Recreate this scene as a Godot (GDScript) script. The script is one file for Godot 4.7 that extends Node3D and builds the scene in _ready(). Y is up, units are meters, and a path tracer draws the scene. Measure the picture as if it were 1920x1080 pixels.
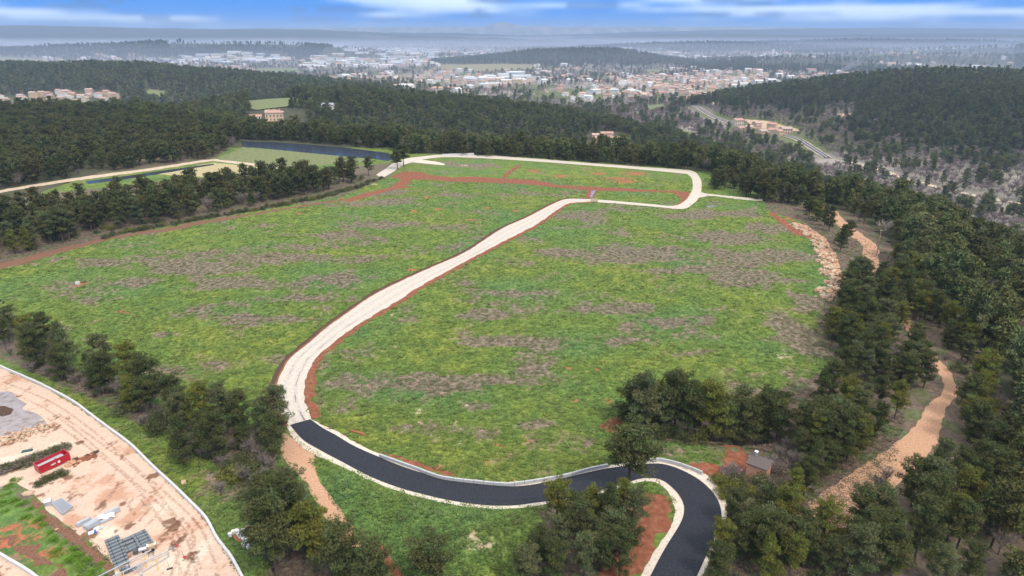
extends Node3D
# An aerial view over a building plot on a wooded plateau: fields, a new road, a storage yard, pine woods, a valley town and hazy hills.

const EYE := Vector3(0.0, 65.0, 0.0)
const BASE := -68.0
const FALL := 170.0
var rng := RandomNumberGenerator.new()
var plateau := PackedVector2Array()
var hills := PackedFloat32Array()
var pit := PackedVector2Array()
var slope_line := PackedVector2Array()
var swell := FastNoiseLite.new()
var patchy := FastNoiseLite.new()
var taken := {}
var M := {}
var meadows := []      # polygons that stay free of trees
var keep_clear := []   # [polyline, half width] that stay free of trees

# ---------------------------------------------------------------- small helpers
func P2(a: Array) -> PackedVector2Array:
	var r := PackedVector2Array()
	for i in range(0, a.size(), 2):
		r.append(Vector2(a[i], a[i + 1]))
	return r

func ss(a: float, b: float, x: float) -> float:
	var t := clampf((x - a) / (b - a), 0.0, 1.0)
	return t * t * (3.0 - 2.0 * t)

func rr(a: float, b: float) -> float:
	return rng.randf_range(a, b)

func line_gap(p: Vector2, l: PackedVector2Array) -> float:
	var best := 1e9
	for i in l.size() - 1:
		best = minf(best, p.distance_squared_to(Geometry2D.get_closest_point_to_segment(p, l[i], l[i + 1])))
	return sqrt(best)

func outside_by(x: float, z: float) -> float:
	if x < -1100.0 or x > 600.0 or z < -1000.0 or z > 500.0:
		return 400.0
	var p := Vector2(x, z)
	if Geometry2D.is_point_in_polygon(p, plateau):
		return 0.0
	var best := 1e9
	var n := plateau.size()
	for i in n:
		best = minf(best, p.distance_squared_to(Geometry2D.get_closest_point_to_segment(p, plateau[i], plateau[(i + 1) % n])))
	return sqrt(best)

func coarse(x: float, z: float) -> float:
	var y := BASE
	for i in range(0, hills.size(), 7):
		var dx := x - hills[i]
		var dz := z - hills[i + 1]
		var r := hills[i + 4]
		var u := (dx + dz * r) / hills[i + 2]
		var v := (dz - dx * r) / hills[i + 3]
		var q := u * u + v * v
		if q < 12.0:
			y += hills[i + 5] * (exp(-0.5 * q) - 0.00248)
	return y

func wooded(x: float, z: float) -> float:
	var y := 0.0
	for i in range(0, hills.size(), 7):
		if hills[i + 6] < 0.5:
			continue
		var u := (x - hills[i]) / hills[i + 2]
		var v := (z - hills[i + 1]) / hills[i + 3]
		var q := u * u + v * v
		if q < 9.0:
			y = maxf(y, exp(-0.5 * q))
	return y

func hgt(x: float, z: float) -> float:
	var d := outside_by(x, z)
	if d > 0.0:
		var far := ss(200.0, 900.0, -z + absf(x) * 0.3)
		return (coarse(x, z) + swell.get_noise_2d(x, z) * 9.0 * far) * ss(0.0, FALL, d)
	return near_shape(x, z)

func near_shape(x: float, z: float) -> float:
	# the sunken wood beside the field and the grass bank under the asphalt road
	var y := 0.0
	var p := Vector2(x, z)
	if x > 10.0 and x < 75.0 and z < -85.0 and z > -140.0:
		if Geometry2D.is_point_in_polygon(p, pit):
			var g := 1e9
			for i in pit.size():
				g = minf(g, p.distance_to(Geometry2D.get_closest_point_to_segment(p, pit[i], pit[(i + 1) % pit.size()])))
			y -= 2.2 * ss(0.0, 3.5, g)
	if x < 8.0 and x > -34.0 and z > -112.0 and z < -60.0:
		var g2 := 1e9
		var near := 1e9
		for i in slope_line.size() - 1:
			var c := Geometry2D.get_closest_point_to_segment(p, slope_line[i], slope_line[i + 1])
			var side := (slope_line[i + 1] - slope_line[i]).cross(p - slope_line[i])
			if p.distance_to(c) < near:
				near = p.distance_to(c)
				g2 = near if side > 0.0 else 1e9
		if g2 < 1e8:
			y -= 2.6 * ss(0.8, 14.0, g2) * ss(-34.0, -22.0, x) * ss(8.0, -4.0, x)
	return y

class Bag:
	var v := PackedVector3Array()
	var c := PackedColorArray()
	var uv := PackedVector2Array()
	func tri(a: Vector3, b: Vector3, d: Vector3, k := Color.WHITE) -> void:
		v.append(a); v.append(b); v.append(d)
		c.append(k); c.append(k); c.append(k)
	func quad(a: Vector3, b: Vector3, d: Vector3, e: Vector3, k := Color.WHITE) -> void:
		tri(a, b, d, k)
		tri(a, d, e, k)
	func box(at: Vector3, size: Vector3, turn := Basis.IDENTITY, k := Color.WHITE) -> void:
		var h := size * 0.5
		var p := []
		for i in 8:
			p.append(at + turn * Vector3(h.x if i & 1 else -h.x, h.y if i & 2 else -h.y, h.z if i & 4 else -h.z))
		quad(p[0], p[2], p[3], p[1], k); quad(p[4], p[5], p[7], p[6], k)
		quad(p[0], p[4], p[6], p[2], k); quad(p[1], p[3], p[7], p[5], k)
		quad(p[2], p[6], p[7], p[3], k); quad(p[0], p[1], p[5], p[4], k)
	func bevel(at: Vector3, size: Vector3, turn := Basis.IDENTITY, e := 0.04, k := Color.WHITE) -> void:
		# a box with chamfered upper edges
		var h := size * 0.5
		var lo := []
		var mid := []
		var hi := []
		for s in [Vector2(-1, -1), Vector2(1, -1), Vector2(1, 1), Vector2(-1, 1)]:
			lo.append(at + turn * Vector3(s.x * h.x, -h.y, s.y * h.z))
			mid.append(at + turn * Vector3(s.x * h.x, h.y - e, s.y * h.z))
			hi.append(at + turn * Vector3(s.x * (h.x - e), h.y, s.y * (h.z - e)))
		for i in 4:
			var j := (i + 1) % 4
			quad(lo[i], mid[i], mid[j], lo[j], k)
			quad(mid[i], hi[i], hi[j], mid[j], k)
		quad(hi[0], hi[3], hi[2], hi[1], k)
	func tube(a: Vector3, b: Vector3, ra: float, rb: float, n := 6, k := Color.WHITE, cap := true) -> void:
		var d := (b - a).normalized()
		var s := d.cross(Vector3.UP if absf(d.y) < 0.9 else Vector3.RIGHT).normalized()
		var t := d.cross(s)
		for i in n:
			var f := TAU * i / n
			var g := TAU * (i + 1) / n
			var u := s * cos(f) + t * sin(f)
			var w := s * cos(g) + t * sin(g)
			quad(a + u * ra, b + u * rb, b + w * rb, a + w * ra, k)
			if cap:
				tri(b, b + w * rb, b + u * rb, k)
				tri(a, a + u * ra, a + w * ra, k)
	func mesh() -> ArrayMesh:
		var a := []
		a.resize(Mesh.ARRAY_MAX)
		a[Mesh.ARRAY_VERTEX] = v
		a[Mesh.ARRAY_COLOR] = c
		if uv.size() == v.size():
			a[Mesh.ARRAY_TEX_UV] = uv
		var m := ArrayMesh.new()
		m.add_surface_from_arrays(Mesh.PRIMITIVE_TRIANGLES, a)
		return m

func numbered(called: String) -> String:
	var n: int = taken.get(called, -1) + 1
	taken[called] = n
	return called if n == 0 else "%s_%03d" % [called, n]

func tag(o: Node, label: String, category: String, group := "", kind := "") -> Node:
	if label:
		o.set_meta("label", label)
	if category:
		o.set_meta("category", category)
	if group:
		o.set_meta("group", group)
	if kind:
		o.set_meta("kind", kind)
	return o

func part(called: String, m: Mesh, mat: Material, parent: Node) -> MeshInstance3D:
	var o := MeshInstance3D.new()
	o.name = called if parent != self else numbered(called)
	o.mesh = m
	o.material_override = mat
	parent.add_child(o, true)
	return o

func thing(called: String, at: Vector3, turn: float, label: String, category: String, group := "") -> Node3D:
	var o := Node3D.new()
	o.name = numbered(called)
	o.position = at
	o.rotation.y = turn
	add_child(o, true)
	tag(o, label, category, group)
	return o

func struct(called: String, m: Mesh, mat: Material) -> MeshInstance3D:
	var o := part(called, m, mat, self)
	o.set_meta("kind", "structure")
	o.set_meta("label", "")
	o.remove_meta("label")
	return o

func stuff(called: String, label: String, category: String) -> Node3D:
	var o := Node3D.new()
	o.name = numbered(called)
	add_child(o, true)
	tag(o, label, category, "", "stuff")
	return o

func copies(called: String, parent: Node3D, m: Mesh, mat: Material, places: Array, tints: PackedColorArray) -> void:
	if places.is_empty():
		return
	var mm := MultiMesh.new()
	mm.transform_format = MultiMesh.TRANSFORM_3D
	mm.use_colors = true
	mm.mesh = m
	mm.instance_count = places.size()
	for i in places.size():
		mm.set_instance_transform(i, places[i])
		mm.set_instance_color(i, tints[i])
	var o := MultiMeshInstance3D.new()
	o.name = called
	o.multimesh = mm
	o.material_override = mat
	o.set_meta("kind", "stuff")
	parent.add_child(o, true)

# ---------------------------------------------------------------- materials
func noise_tex(freq: float, ramp: Array, octaves := 4, seed_ := 1, size := 512, normal := false, strength := 4.0, kind := FastNoiseLite.TYPE_SIMPLEX_SMOOTH) -> NoiseTexture2D:
	var n := FastNoiseLite.new()
	n.noise_type = kind
	n.frequency = freq
	n.fractal_octaves = octaves
	n.seed = seed_
	var t := NoiseTexture2D.new()
	t.width = size
	t.height = size
	t.seamless = true
	t.noise = n
	if normal:
		t.as_normal_map = true
		t.bump_strength = strength
	else:
		var g := Gradient.new()
		g.offsets = PackedFloat32Array()
		g.colors = PackedColorArray()
		for i in ramp.size():
			g.add_point(float(i) / (ramp.size() - 1), ramp[i])
		while g.get_point_count() > ramp.size():
			g.remove_point(0)
		t.color_ramp = g
	return t

func lin(r: float, g: float, b: float) -> Color:
	return Color(r, g, b).linear_to_srgb()

func plain(r: float, g: float, b: float, rough := 0.85, metal := 0.0) -> StandardMaterial3D:
	var m := StandardMaterial3D.new()
	m.albedo_color = lin(r, g, b)
	m.roughness = rough
	m.metallic = metal
	return m

func tinted(rough := 0.9) -> StandardMaterial3D:
	var m := StandardMaterial3D.new()
	m.vertex_color_use_as_albedo = true
	m.roughness = rough
	m.metallic_specular = 0.25
	return m

func grainy(scale: float, ramp: Array, rough := 0.9, freq := 0.02, bump := 0.0, seed_ := 1) -> StandardMaterial3D:
	var m := StandardMaterial3D.new()
	m.albedo_texture = noise_tex(freq, ramp, 5, seed_)
	m.uv1_triplanar = true
	m.uv1_world_triplanar = true
	m.uv1_scale = Vector3.ONE * scale
	m.roughness = rough
	m.metallic_specular = 0.3
	if bump > 0.0:
		m.normal_enabled = true
		m.normal_texture = noise_tex(freq * 2.0, [], 4, seed_ + 7, 512, true, bump)
	return m

func make_materials() -> void:
	M.ground = tinted(0.95)
	M.ground.albedo_texture = noise_tex(0.02, [lin(0.55, 0.55, 0.55), lin(0.9, 0.88, 0.85), lin(1, 1, 1), lin(0.8, 0.82, 0.75)], 6, 3)
	M.ground.uv1_triplanar = true
	M.ground.uv1_world_triplanar = true
	M.ground.uv1_scale = Vector3.ONE * 0.02
	M.asphalt = grainy(0.16, [lin(0.015, 0.0175, 0.025), lin(0.023, 0.026, 0.035), lin(0.029, 0.0325, 0.042), lin(0.046, 0.049, 0.058)], 0.72, 0.03, 2.0, 5)
	M.limestone = grainy(0.09, [lin(0.41, 0.355, 0.295), lin(0.50, 0.445, 0.38), lin(0.53, 0.475, 0.41), lin(0.57, 0.52, 0.455)], 0.95, 0.02, 0.0, 9)
	M.shoulder = grainy(0.11, [lin(0.42, 0.34, 0.26), lin(0.56, 0.49, 0.41), lin(0.60, 0.53, 0.45), lin(0.66, 0.60, 0.53)], 0.95, 0.025, 0.0, 10)
	M.red = grainy(0.07, [lin(0.14, 0.05, 0.027), lin(0.205, 0.074, 0.04), lin(0.245, 0.095, 0.054), lin(0.31, 0.15, 0.095)], 0.95, 0.02, 0.3, 12)
	M.brown_earth = grainy(0.10, [lin(0.09, 0.045, 0.028), lin(0.16, 0.08, 0.05), lin(0.20, 0.105, 0.068), lin(0.26, 0.15, 0.10)], 0.95, 0.045, 1.0, 36)
	M.soil = grainy(0.15, [lin(0.035, 0.026, 0.02), lin(0.07, 0.045, 0.03), lin(0.11, 0.07, 0.045), lin(0.05, 0.06, 0.025)], 0.95, 0.03, 4.0, 13)
	M.track = grainy(0.10, [lin(0.30, 0.155, 0.09), lin(0.43, 0.25, 0.155), lin(0.49, 0.30, 0.195), lin(0.56, 0.41, 0.30)], 0.95, 0.045, 0.4, 14)
	M.sandpath = grainy(0.05, [lin(0.36, 0.27, 0.18), lin(0.48, 0.38, 0.27), lin(0.56, 0.46, 0.35), lin(0.60, 0.53, 0.43)], 0.95, 0.02, 0.0, 15)
	M.concrete = grainy(0.3, [lin(0.34, 0.345, 0.35), lin(0.43, 0.435, 0.44), lin(0.46, 0.465, 0.47), lin(0.52, 0.52, 0.52)], 0.85, 0.02, 1.0, 16)
	M.pale_concrete = grainy(0.3, [lin(0.44, 0.44, 0.44), lin(0.54, 0.54, 0.54), lin(0.58, 0.58, 0.575), lin(0.63, 0.625, 0.62)], 0.85, 0.02, 1.0, 17)
	M.rock = grainy(0.25, [lin(0.28, 0.17, 0.105), lin(0.44, 0.30, 0.20), lin(0.54, 0.40, 0.29), lin(0.60, 0.49, 0.39)], 0.95, 0.03, 4.0, 18)
	M.meadow = grainy(0.03, [lin(0.10, 0.12, 0.05), lin(0.15, 0.175, 0.075), lin(0.18, 0.20, 0.09), lin(0.23, 0.22, 0.12)], 0.95, 0.02, 0.0, 19)
	M.stubble = grainy(0.02, [lin(0.17, 0.16, 0.07), lin(0.22, 0.20, 0.10), lin(0.26, 0.235, 0.13), lin(0.20, 0.22, 0.09)], 0.95, 0.02, 0.0, 20)
	M.straw = grainy(0.04, [lin(0.28, 0.24, 0.12), lin(0.38, 0.32, 0.18), lin(0.42, 0.36, 0.20), lin(0.30, 0.30, 0.12)], 0.95, 0.02, 0.0, 21)
	M.water = plain(0.035, 0.046, 0.07, 0.2)
	M.water.metallic_specular = 0.5
	M.water.normal_enabled = true
	M.water.normal_texture = noise_tex(0.03, [], 4, 22, 512, true, 3.0)
	M.water.uv1_triplanar = true
	M.water.uv1_world_triplanar = true
	M.water.uv1_scale = Vector3.ONE * 0.2
	M.water.normal_scale = 0.12
	M.mudwater = grainy(0.06, [lin(0.15, 0.11, 0.09), lin(0.26, 0.225, 0.22), lin(0.30, 0.27, 0.275), lin(0.33, 0.30, 0.31)], 0.1, 0.02, 0.0, 33)
	M.leaf = tinted(0.85)
	M.leaf.backlight = Color(0.3, 0.3, 0.3)
	M.bark = plain(0.085, 0.065, 0.05, 0.95)
	M.twig = tinted(0.95)
	M.stone = tinted(0.95)
	M.galv = plain(0.50, 0.53, 0.57, 0.42, 0.55)
	M.steelgrey = plain(0.17, 0.20, 0.225, 0.6, 0.3)
	M.red_paint = plain(0.42, 0.010, 0.022, 0.45)
	M.red_paint.clearcoat_enabled = true
	M.red_paint.clearcoat = 0.3
	M.white = plain(0.72, 0.72, 0.70, 0.6)
	M.blue = plain(0.03, 0.10, 0.34, 0.5)
	M.yellow = plain(0.55, 0.36, 0.07, 0.6)
	M.black = plain(0.02, 0.02, 0.022, 0.6)
	M.rust = plain(0.30, 0.105, 0.045, 0.9)
	M.green_plastic = plain(0.012, 0.07, 0.055, 0.5)
	M.wood = plain(0.30, 0.23, 0.16, 0.9)
	M.tarp = plain(0.36, 0.40, 0.44, 0.6)
	M.dark_debris = plain(0.07, 0.085, 0.10, 0.8)
	M.salmon = plain(0.52, 0.27, 0.19, 0.9)
	M.slate = grainy(0.5, [lin(0.07, 0.06, 0.058), lin(0.11, 0.092, 0.09), lin(0.14, 0.118, 0.112), lin(0.18, 0.155, 0.145)], 0.9, 0.05, 3.0, 31)
	M.terracotta = plain(0.45, 0.22, 0.16, 0.8)
	M.glass = plain(0.03, 0.035, 0.04, 0.15)
	M.pool = plain(0.12, 0.40, 0.55, 0.1)
	M.rut = grainy(0.07, [lin(0.36, 0.31, 0.265), lin(0.45, 0.405, 0.355), lin(0.50, 0.455, 0.405), lin(0.55, 0.51, 0.46)], 0.95, 0.03, 0.0, 34)
	M.seam = grainy(0.2, [lin(0.012, 0.013, 0.016), lin(0.018, 0.02, 0.024), lin(0.03, 0.032, 0.036), lin(0.05, 0.05, 0.052)], 0.6, 0.03, 0.0, 35)
	M.roadgrey = plain(0.06, 0.063, 0.07, 0.8)
	M.weed_leaf = tinted(0.9)
	M.weed_leaf.albedo_color = Color(1.15, 1.45, 0.8)
	M.weed = tinted(0.9)
	M.weed.backlight = Color(0.2, 0.2, 0.2)

# ---------------------------------------------------------------- plants
func tuft_clump(b: Bag, at: Vector3, r: float, n: int, s: float, k: Color, flat_ := 0.75, blades := 3, thin := 0.2) -> void:
	for i in n:
		var d := Vector3(rng.randfn(), rng.randfn() * flat_, rng.randfn())
		if d.length() < 0.01:
			continue
		var q := d.normalized() * r * pow(rng.randf(), 0.35)
		q.y *= flat_
		var p := at + q
		var nrm := (d.normalized() * 0.8 + Vector3(rng.randfn(), rng.randfn() + 0.5, rng.randfn()) * 0.6).normalized()
		var u := nrm.cross(Vector3(rng.randfn(), rng.randfn(), rng.randfn())).normalized()
		var w := nrm.cross(u)
		var e := s * rr(0.6, 1.25)
		var f := rr(0.72, 1.32)
		var kk := Color(k.r * f * rr(0.9, 1.15), k.g * f, k.b * f * rr(0.85, 1.1))
		# a spray of needles: narrow blades fanning out from one point
		var out := (nrm * 0.55 + u * 0.5).normalized()
		for j in blades:
			var tip := (out + Vector3(rng.randfn(), rng.randfn(), rng.randfn()) * 0.55).normalized() * e * 1.25
			var side := tip.cross(nrm + Vector3(0.01, 0.02, 0.03)).normalized() * e * thin
			b.tri(p - side, p + side, p + tip, kk)

func pine_mesh(seed_: int, lod: int, shape := 0) -> Array:
	rng.seed = seed_
	var t := Bag.new()
	var c := Bag.new()
	var high := rr(9.0, 11.0)
	var low: float = [0.14, 0.30, 0.08][shape] + rr(0.0, 0.07)
	var wide: float = [3.0, 3.1, 2.7][shape] * rr(0.92, 1.1)
	var lean := Vector3(rr(-0.6, 0.6), 0, rr(-0.6, 0.6))
	var spine := func(f: float) -> Vector3:
		return Vector3(lean.x * f * f + sin(f * 4.0 + seed_) * 0.12, high * f, lean.z * f * f + cos(f * 5.0 + seed_) * 0.12)
	var sides: int = [7, 5, 3][lod]
	var steps: int = [6, 4, 2][lod]
	for i in steps:
		var a := float(i) / steps * 0.94
		var e := float(i + 1) / steps * 0.94
		t.tube(spine.call(a), spine.call(e), lerpf(0.19, 0.04, a), lerpf(0.19, 0.04, e), sides, Color.WHITE, false)
	var base := Color(0.078, 0.096, 0.036)
	var limbs: int = [23, 20, 13][lod]
	var per: int = [90, 18, 7][lod]
	var sz: float = [0.23, 0.46, 0.92][lod]
	for i in limbs:
		var f := lerpf(low, 0.97, (i + rng.randf() * 0.7) / limbs)
		var g := (f - low) / (1.0 - low)
		var reach := wide * (0.35 + 0.65 * sin(PI * pow(clampf(1.0 - g, 0.02, 1.0), 0.62) * 0.86 + 0.12)) * rr(0.62, 1.12)
		reach *= 1.14 - 0.5 * g
		if shape == 2:
			reach = wide * (1.15 - g) * rr(0.6, 1.15)
		var az := i * 2.399 + rr(-0.5, 0.5)
		var from: Vector3 = spine.call(f * 0.95)
		var dir := Vector3(cos(az), rr(0.12, 0.5) + g * 0.5, sin(az)).normalized()
		var to := from + dir * reach
		if lod < 2:
			t.tube(from, to, 0.055, 0.018, 4 if lod == 0 else 3, Color.WHITE, false)
		var tone := rr(0.8, 1.25)
		var k := Color(base.r * tone * rr(0.92, 1.2), base.g * tone, base.b * tone)
		var pads: int = [3, 3, 2][lod]
		for j in pads:
			var along := 1.0 - j * 0.30 + rr(-0.08, 0.08)
			var at := from + dir * reach * along + Vector3(rr(-0.45, 0.45), rr(-0.05, 0.4), rr(-0.45, 0.45))
			tuft_clump(c, at, rr(0.58, 0.98) * (1.0 - 0.1 * j), per, sz, k, 0.66, [3, 3, 2][lod], [0.2, 0.3, 0.42][lod])
	for j in 3:
		tuft_clump(c, spine.call(0.97) + Vector3(rr(-0.5, 0.5), rr(-0.3, 0.2), rr(-0.5, 0.5)), rr(0.55, 0.8), per, sz, base, 0.75, [3, 3, 2][lod], [0.2, 0.3, 0.42][lod])
	return [t.mesh(), c.mesh()]

func bare_mesh(seed_: int, lod: int) -> Array:
	rng.seed = seed_
	var t := Bag.new()
	var c := Bag.new()
	var high := rr(6.5, 8.0)
	t.tube(Vector3.ZERO, Vector3(0.1, high * 0.4, 0.05), 0.16, 0.1, 5, Color.WHITE, false)
	var limbs: int = [22, 14, 8][lod]
	var tw: int = [46, 34, 13][lod]
	var thin: float = [0.022, 0.05, 0.13][lod]
	for i in limbs:
		var az := i * 2.399
		var f := rr(0.18, 0.5)
		var from := Vector3(0.05, high * f, 0.03)
		var dir := Vector3(cos(az) * rr(0.5, 1.0), rr(0.6, 1.3), sin(az) * rr(0.5, 1.0)).normalized()
		var l := high * rr(0.35, 0.52)
		t.tube(from, from + dir * l * 0.7, 0.05, 0.02, 3, Color.WHITE, false)
		for j in tw:
			var p := from + dir * l * rr(0.25, 0.9)
			var d := (dir + Vector3(rng.randfn(), rng.randfn() * 0.7 + 0.2, rng.randfn()) * 0.6).normalized()
			var w := d.cross(Vector3(rng.randfn(), rng.randfn(), rng.randfn())).normalized() * thin
			var e := p + d * rr(0.5, 1.3)
			var k := Color(0.225, 0.19, 0.175) * rr(0.7, 1.25)
			c.tri(p - w, p + w, e, k)
			c.tri(p + d * 0.3, p + d * 0.3 + w, e + Vector3(rng.randfn(), rng.randfn(), rng.randfn()) * 0.35, k)
	return [t.mesh(), c.mesh()]

func shrub_mesh(seed_: int, lod: int, dry := false) -> ArrayMesh:
	rng.seed = seed_
	var c := Bag.new()
	var base := Color(0.085, 0.098, 0.040) if not dry else Color(0.20, 0.165, 0.145)
	for i in (14 if lod == 0 else 6):
		var az := rr(0, TAU)
		var r := sqrt(rng.randf()) * 1.1
		var k := base * rr(0.8, 1.25)
		tuft_clump(c, Vector3(cos(az) * r, rr(0.3, 1.3) * (1.2 - r * 0.55), sin(az) * r), rr(0.42, 0.65), 48 if lod == 0 else 14, 0.17 if lod == 0 else 0.34, k, 0.9)
	return c.mesh()

func weed_mesh(seed_: int) -> ArrayMesh:
	rng.seed = seed_
	var c := Bag.new()
	for i in 9:
		var az := rr(0, TAU)
		var at := Vector3(cos(az), 0, sin(az)) * rr(0.0, 0.26)
		var out := Vector3(cos(az) * rr(0.4, 1.2), rr(0.5, 1.1), sin(az) * rr(0.4, 1.2)).normalized() * rr(0.16, 0.34)
		var w := out.cross(Vector3.UP).normalized() * rr(0.05, 0.11)
		var k := Color.WHITE * rr(0.75, 1.25)
		c.tri(at - w * 0.6, at + out * 0.55 + w, at + out, k)
		c.tri(at - w * 0.6, at + out, at + out * 0.55 - w, k)
	return c.mesh()

func rock_mesh(seed_: int) -> ArrayMesh:
	rng.seed = seed_
	var c := Bag.new()
	var rings := []
	for i in 4:
		var ring := []
		var el := lerpf(-0.9, 1.2, i / 3.0)
		for j in 6:
			var az := TAU * j / 6.0 + i * 0.4
			ring.append(Vector3(cos(az) * cos(el), sin(el) * 0.72, sin(az) * cos(el)) * rr(0.72, 1.15))
		rings.append(ring)
	for i in 3:
		for j in 6:
			var q := (j + 1) % 6
			c.quad(rings[i][j], rings[i + 1][j], rings[i + 1][q], rings[i][q], Color.WHITE * rr(0.85, 1.1))
	for j in 6:
		c.tri(rings[3][j], Vector3(0, 0.75, 0), rings[3][(j + 1) % 6])
	return c.mesh()

# ---------------------------------------------------------------- sheets of the setting
func resample(l: PackedVector2Array, n: int) -> PackedVector2Array:
	# a smooth curve through the points, at n even steps
	var dense := PackedVector2Array()
	for i in l.size() - 1:
		var a := l[maxi(i - 1, 0)]
		var b := l[i]
		var c := l[i + 1]
		var d := l[mini(i + 2, l.size() - 1)]
		for k in 12:
			dense.append(b.cubic_interpolate(c, a, d, k / 12.0))
	dense.append(l[l.size() - 1])
	var total := 0.0
	for i in dense.size() - 1:
		total += dense[i].distance_to(dense[i + 1])
	var r := PackedVector2Array([dense[0]])
	var want := total / n
	var run := 0.0
	var k := 1
	for i in dense.size() - 1:
		var seg := dense[i].distance_to(dense[i + 1])
		while run + seg >= want * k and k < n and seg > 0.0:
			r.append(dense[i].lerp(dense[i + 1], (want * k - run) / seg))
			k += 1
		run += seg
	while r.size() < n:
		r.append(dense[dense.size() - 1])
	r.append(dense[dense.size() - 1])
	return r

func ribbon(a: PackedVector2Array, b: PackedVector2Array, y: float, n: int, ragged := 0.0, crown := 0.0, seed_ := 1) -> ArrayMesh:
	var ra := resample(a, n)
	var rb := resample(b, n)
	var g := Bag.new()
	var wob := FastNoiseLite.new()
	wob.seed = seed_
	wob.frequency = 0.16
	var across := 4
	var rows := []
	for i in n + 1:
		var row := []
		var d := (rb[i] - ra[i]).normalized()
		var p := ra[i] - d * ragged * (0.5 + wob.get_noise_1d(i * 1.7))
		var q := rb[i] + d * ragged * (0.5 + wob.get_noise_1d(i * 1.7 + 500.0))
		for j in across + 1:
			var f := float(j) / across
			var o := p.lerp(q, f)
			row.append(Vector3(o.x, near_or_far(o.x, o.y) + y + crown * 4.0 * f * (1.0 - f), o.y))
		rows.append(row)
	for i in n:
		for j in across:
			g.quad(rows[i][j], rows[i + 1][j], rows[i + 1][j + 1], rows[i][j + 1])
	return g.mesh()

func near_or_far(x: float, z: float) -> float:
	return hgt(x, z)

func offset_line(l: PackedVector2Array, by: float) -> PackedVector2Array:
	var r := PackedVector2Array()
	for i in l.size():
		var d := (l[mini(i + 1, l.size() - 1)] - l[maxi(i - 1, 0)]).normalized()
		r.append(l[i] + Vector2(-d.y, d.x) * by)
	return r

func sheet(poly: PackedVector2Array, cell: float, y: float, rect_uv := Rect2()) -> ArrayMesh:
	# a polygon draped over the land, cut into cells
	var lo := poly[0]
	var hi := poly[0]
	for p in poly:
		lo = lo.min(p)
		hi = hi.max(p)
	var g := Bag.new()
	var i0 := floori(lo.x / cell)
	var j0 := floori(lo.y / cell)
	for i in range(i0, ceili(hi.x / cell)):
		for j in range(j0, ceili(hi.y / cell)):
			var sq := PackedVector2Array([Vector2(i, j) * cell, Vector2(i + 1, j) * cell, Vector2(i + 1, j + 1) * cell, Vector2(i, j + 1) * cell])
			for piece in Geometry2D.intersect_polygons(sq, poly):
				var t := Geometry2D.triangulate_polygon(piece)
				for k in range(0, t.size(), 3):
					var w := []
					for m in 3:
						var p: Vector2 = piece[t[k + m]]
						w.append(Vector3(p.x, hgt(p.x, p.y) + y, p.y))
						if rect_uv.size.x > 0.0:
							g.uv.append((p - rect_uv.position) / rect_uv.size)
					if (w[1] - w[0]).cross(w[2] - w[0]).y > 0.0:
						g.tri(w[0], w[2], w[1])
						if rect_uv.size.x > 0.0:
							var n := g.uv.size()
							var s := g.uv[n - 1]
							g.uv[n - 1] = g.uv[n - 2]
							g.uv[n - 2] = s
					else:
						g.tri(w[0], w[1], w[2])
	return g.mesh()

func rough_edge(poly: PackedVector2Array, amount: float, seed_: int) -> PackedVector2Array:
	var wob := FastNoiseLite.new()
	wob.seed = seed_
	wob.frequency = 0.25
	var r := PackedVector2Array()
	var n := poly.size()
	for i in n:
		var a := poly[i]
		var b := poly[(i + 1) % n]
		var steps := maxi(1, int(a.distance_to(b) / 1.2))
		for k in steps:
			var p := a.lerp(b, float(k) / steps)
			r.append(p + Vector2(wob.get_noise_2d(p.x * 3.0, p.y * 3.0), wob.get_noise_2d(p.x * 3.0 + 99.0, p.y * 3.0)) * amount)
	return r

# ---------------------------------------------------------------- painted ground: what grows and lies where
const FIELD := Rect2(-204.0, -414.0, 380.0, 380.0)
const FIELD_PX := 1700
var field_bytes := PackedByteArray()

func grain(freq: float, seed_: int, w: int, h: int, n: int, octaves := 4) -> PackedByteArray:
	var f := FastNoiseLite.new()
	f.seed = seed_
	f.frequency = freq
	f.fractal_octaves = octaves
	f.noise_type = FastNoiseLite.TYPE_SIMPLEX_SMOOTH
	var im := f.get_image(w, h, false, false, true)
	im.convert(Image.FORMAT_L8)
	if w != n or h != n:
		im.resize(n, n, Image.INTERPOLATE_BILINEAR)
	return im.get_data()

func blob_map(blobs: Array, rect: Rect2, n: int, big: int) -> PackedByteArray:
	var d := PackedByteArray()
	d.resize(n * n)
	var k := n / rect.size.x
	for b in range(0, blobs.size(), 4):
		var c := (Vector2(blobs[b], blobs[b + 1]) - rect.position) * k
		var r := Vector2(maxf(blobs[b + 2] * k, 1.2), maxf(blobs[b + 3] * k, 1.2))
		for y in range(maxi(0, int(c.y - r.y * 2.2)), mini(n, int(c.y + r.y * 2.2) + 1)):
			for x in range(maxi(0, int(c.x - r.x * 2.2)), mini(n, int(c.x + r.x * 2.2) + 1)):
				var q := pow((x - c.x) / r.x, 2.0) + pow((y - c.y) / r.y, 2.0)
				var s := int(255.0 * exp(-0.75 * q))
				if s > d[y * n + x]:
					d[y * n + x] = s
	var im := Image.create_from_data(n, n, false, Image.FORMAT_L8, d)
	im.resize(big, big, Image.INTERPOLATE_BILINEAR)
	return im.get_data()

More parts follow.
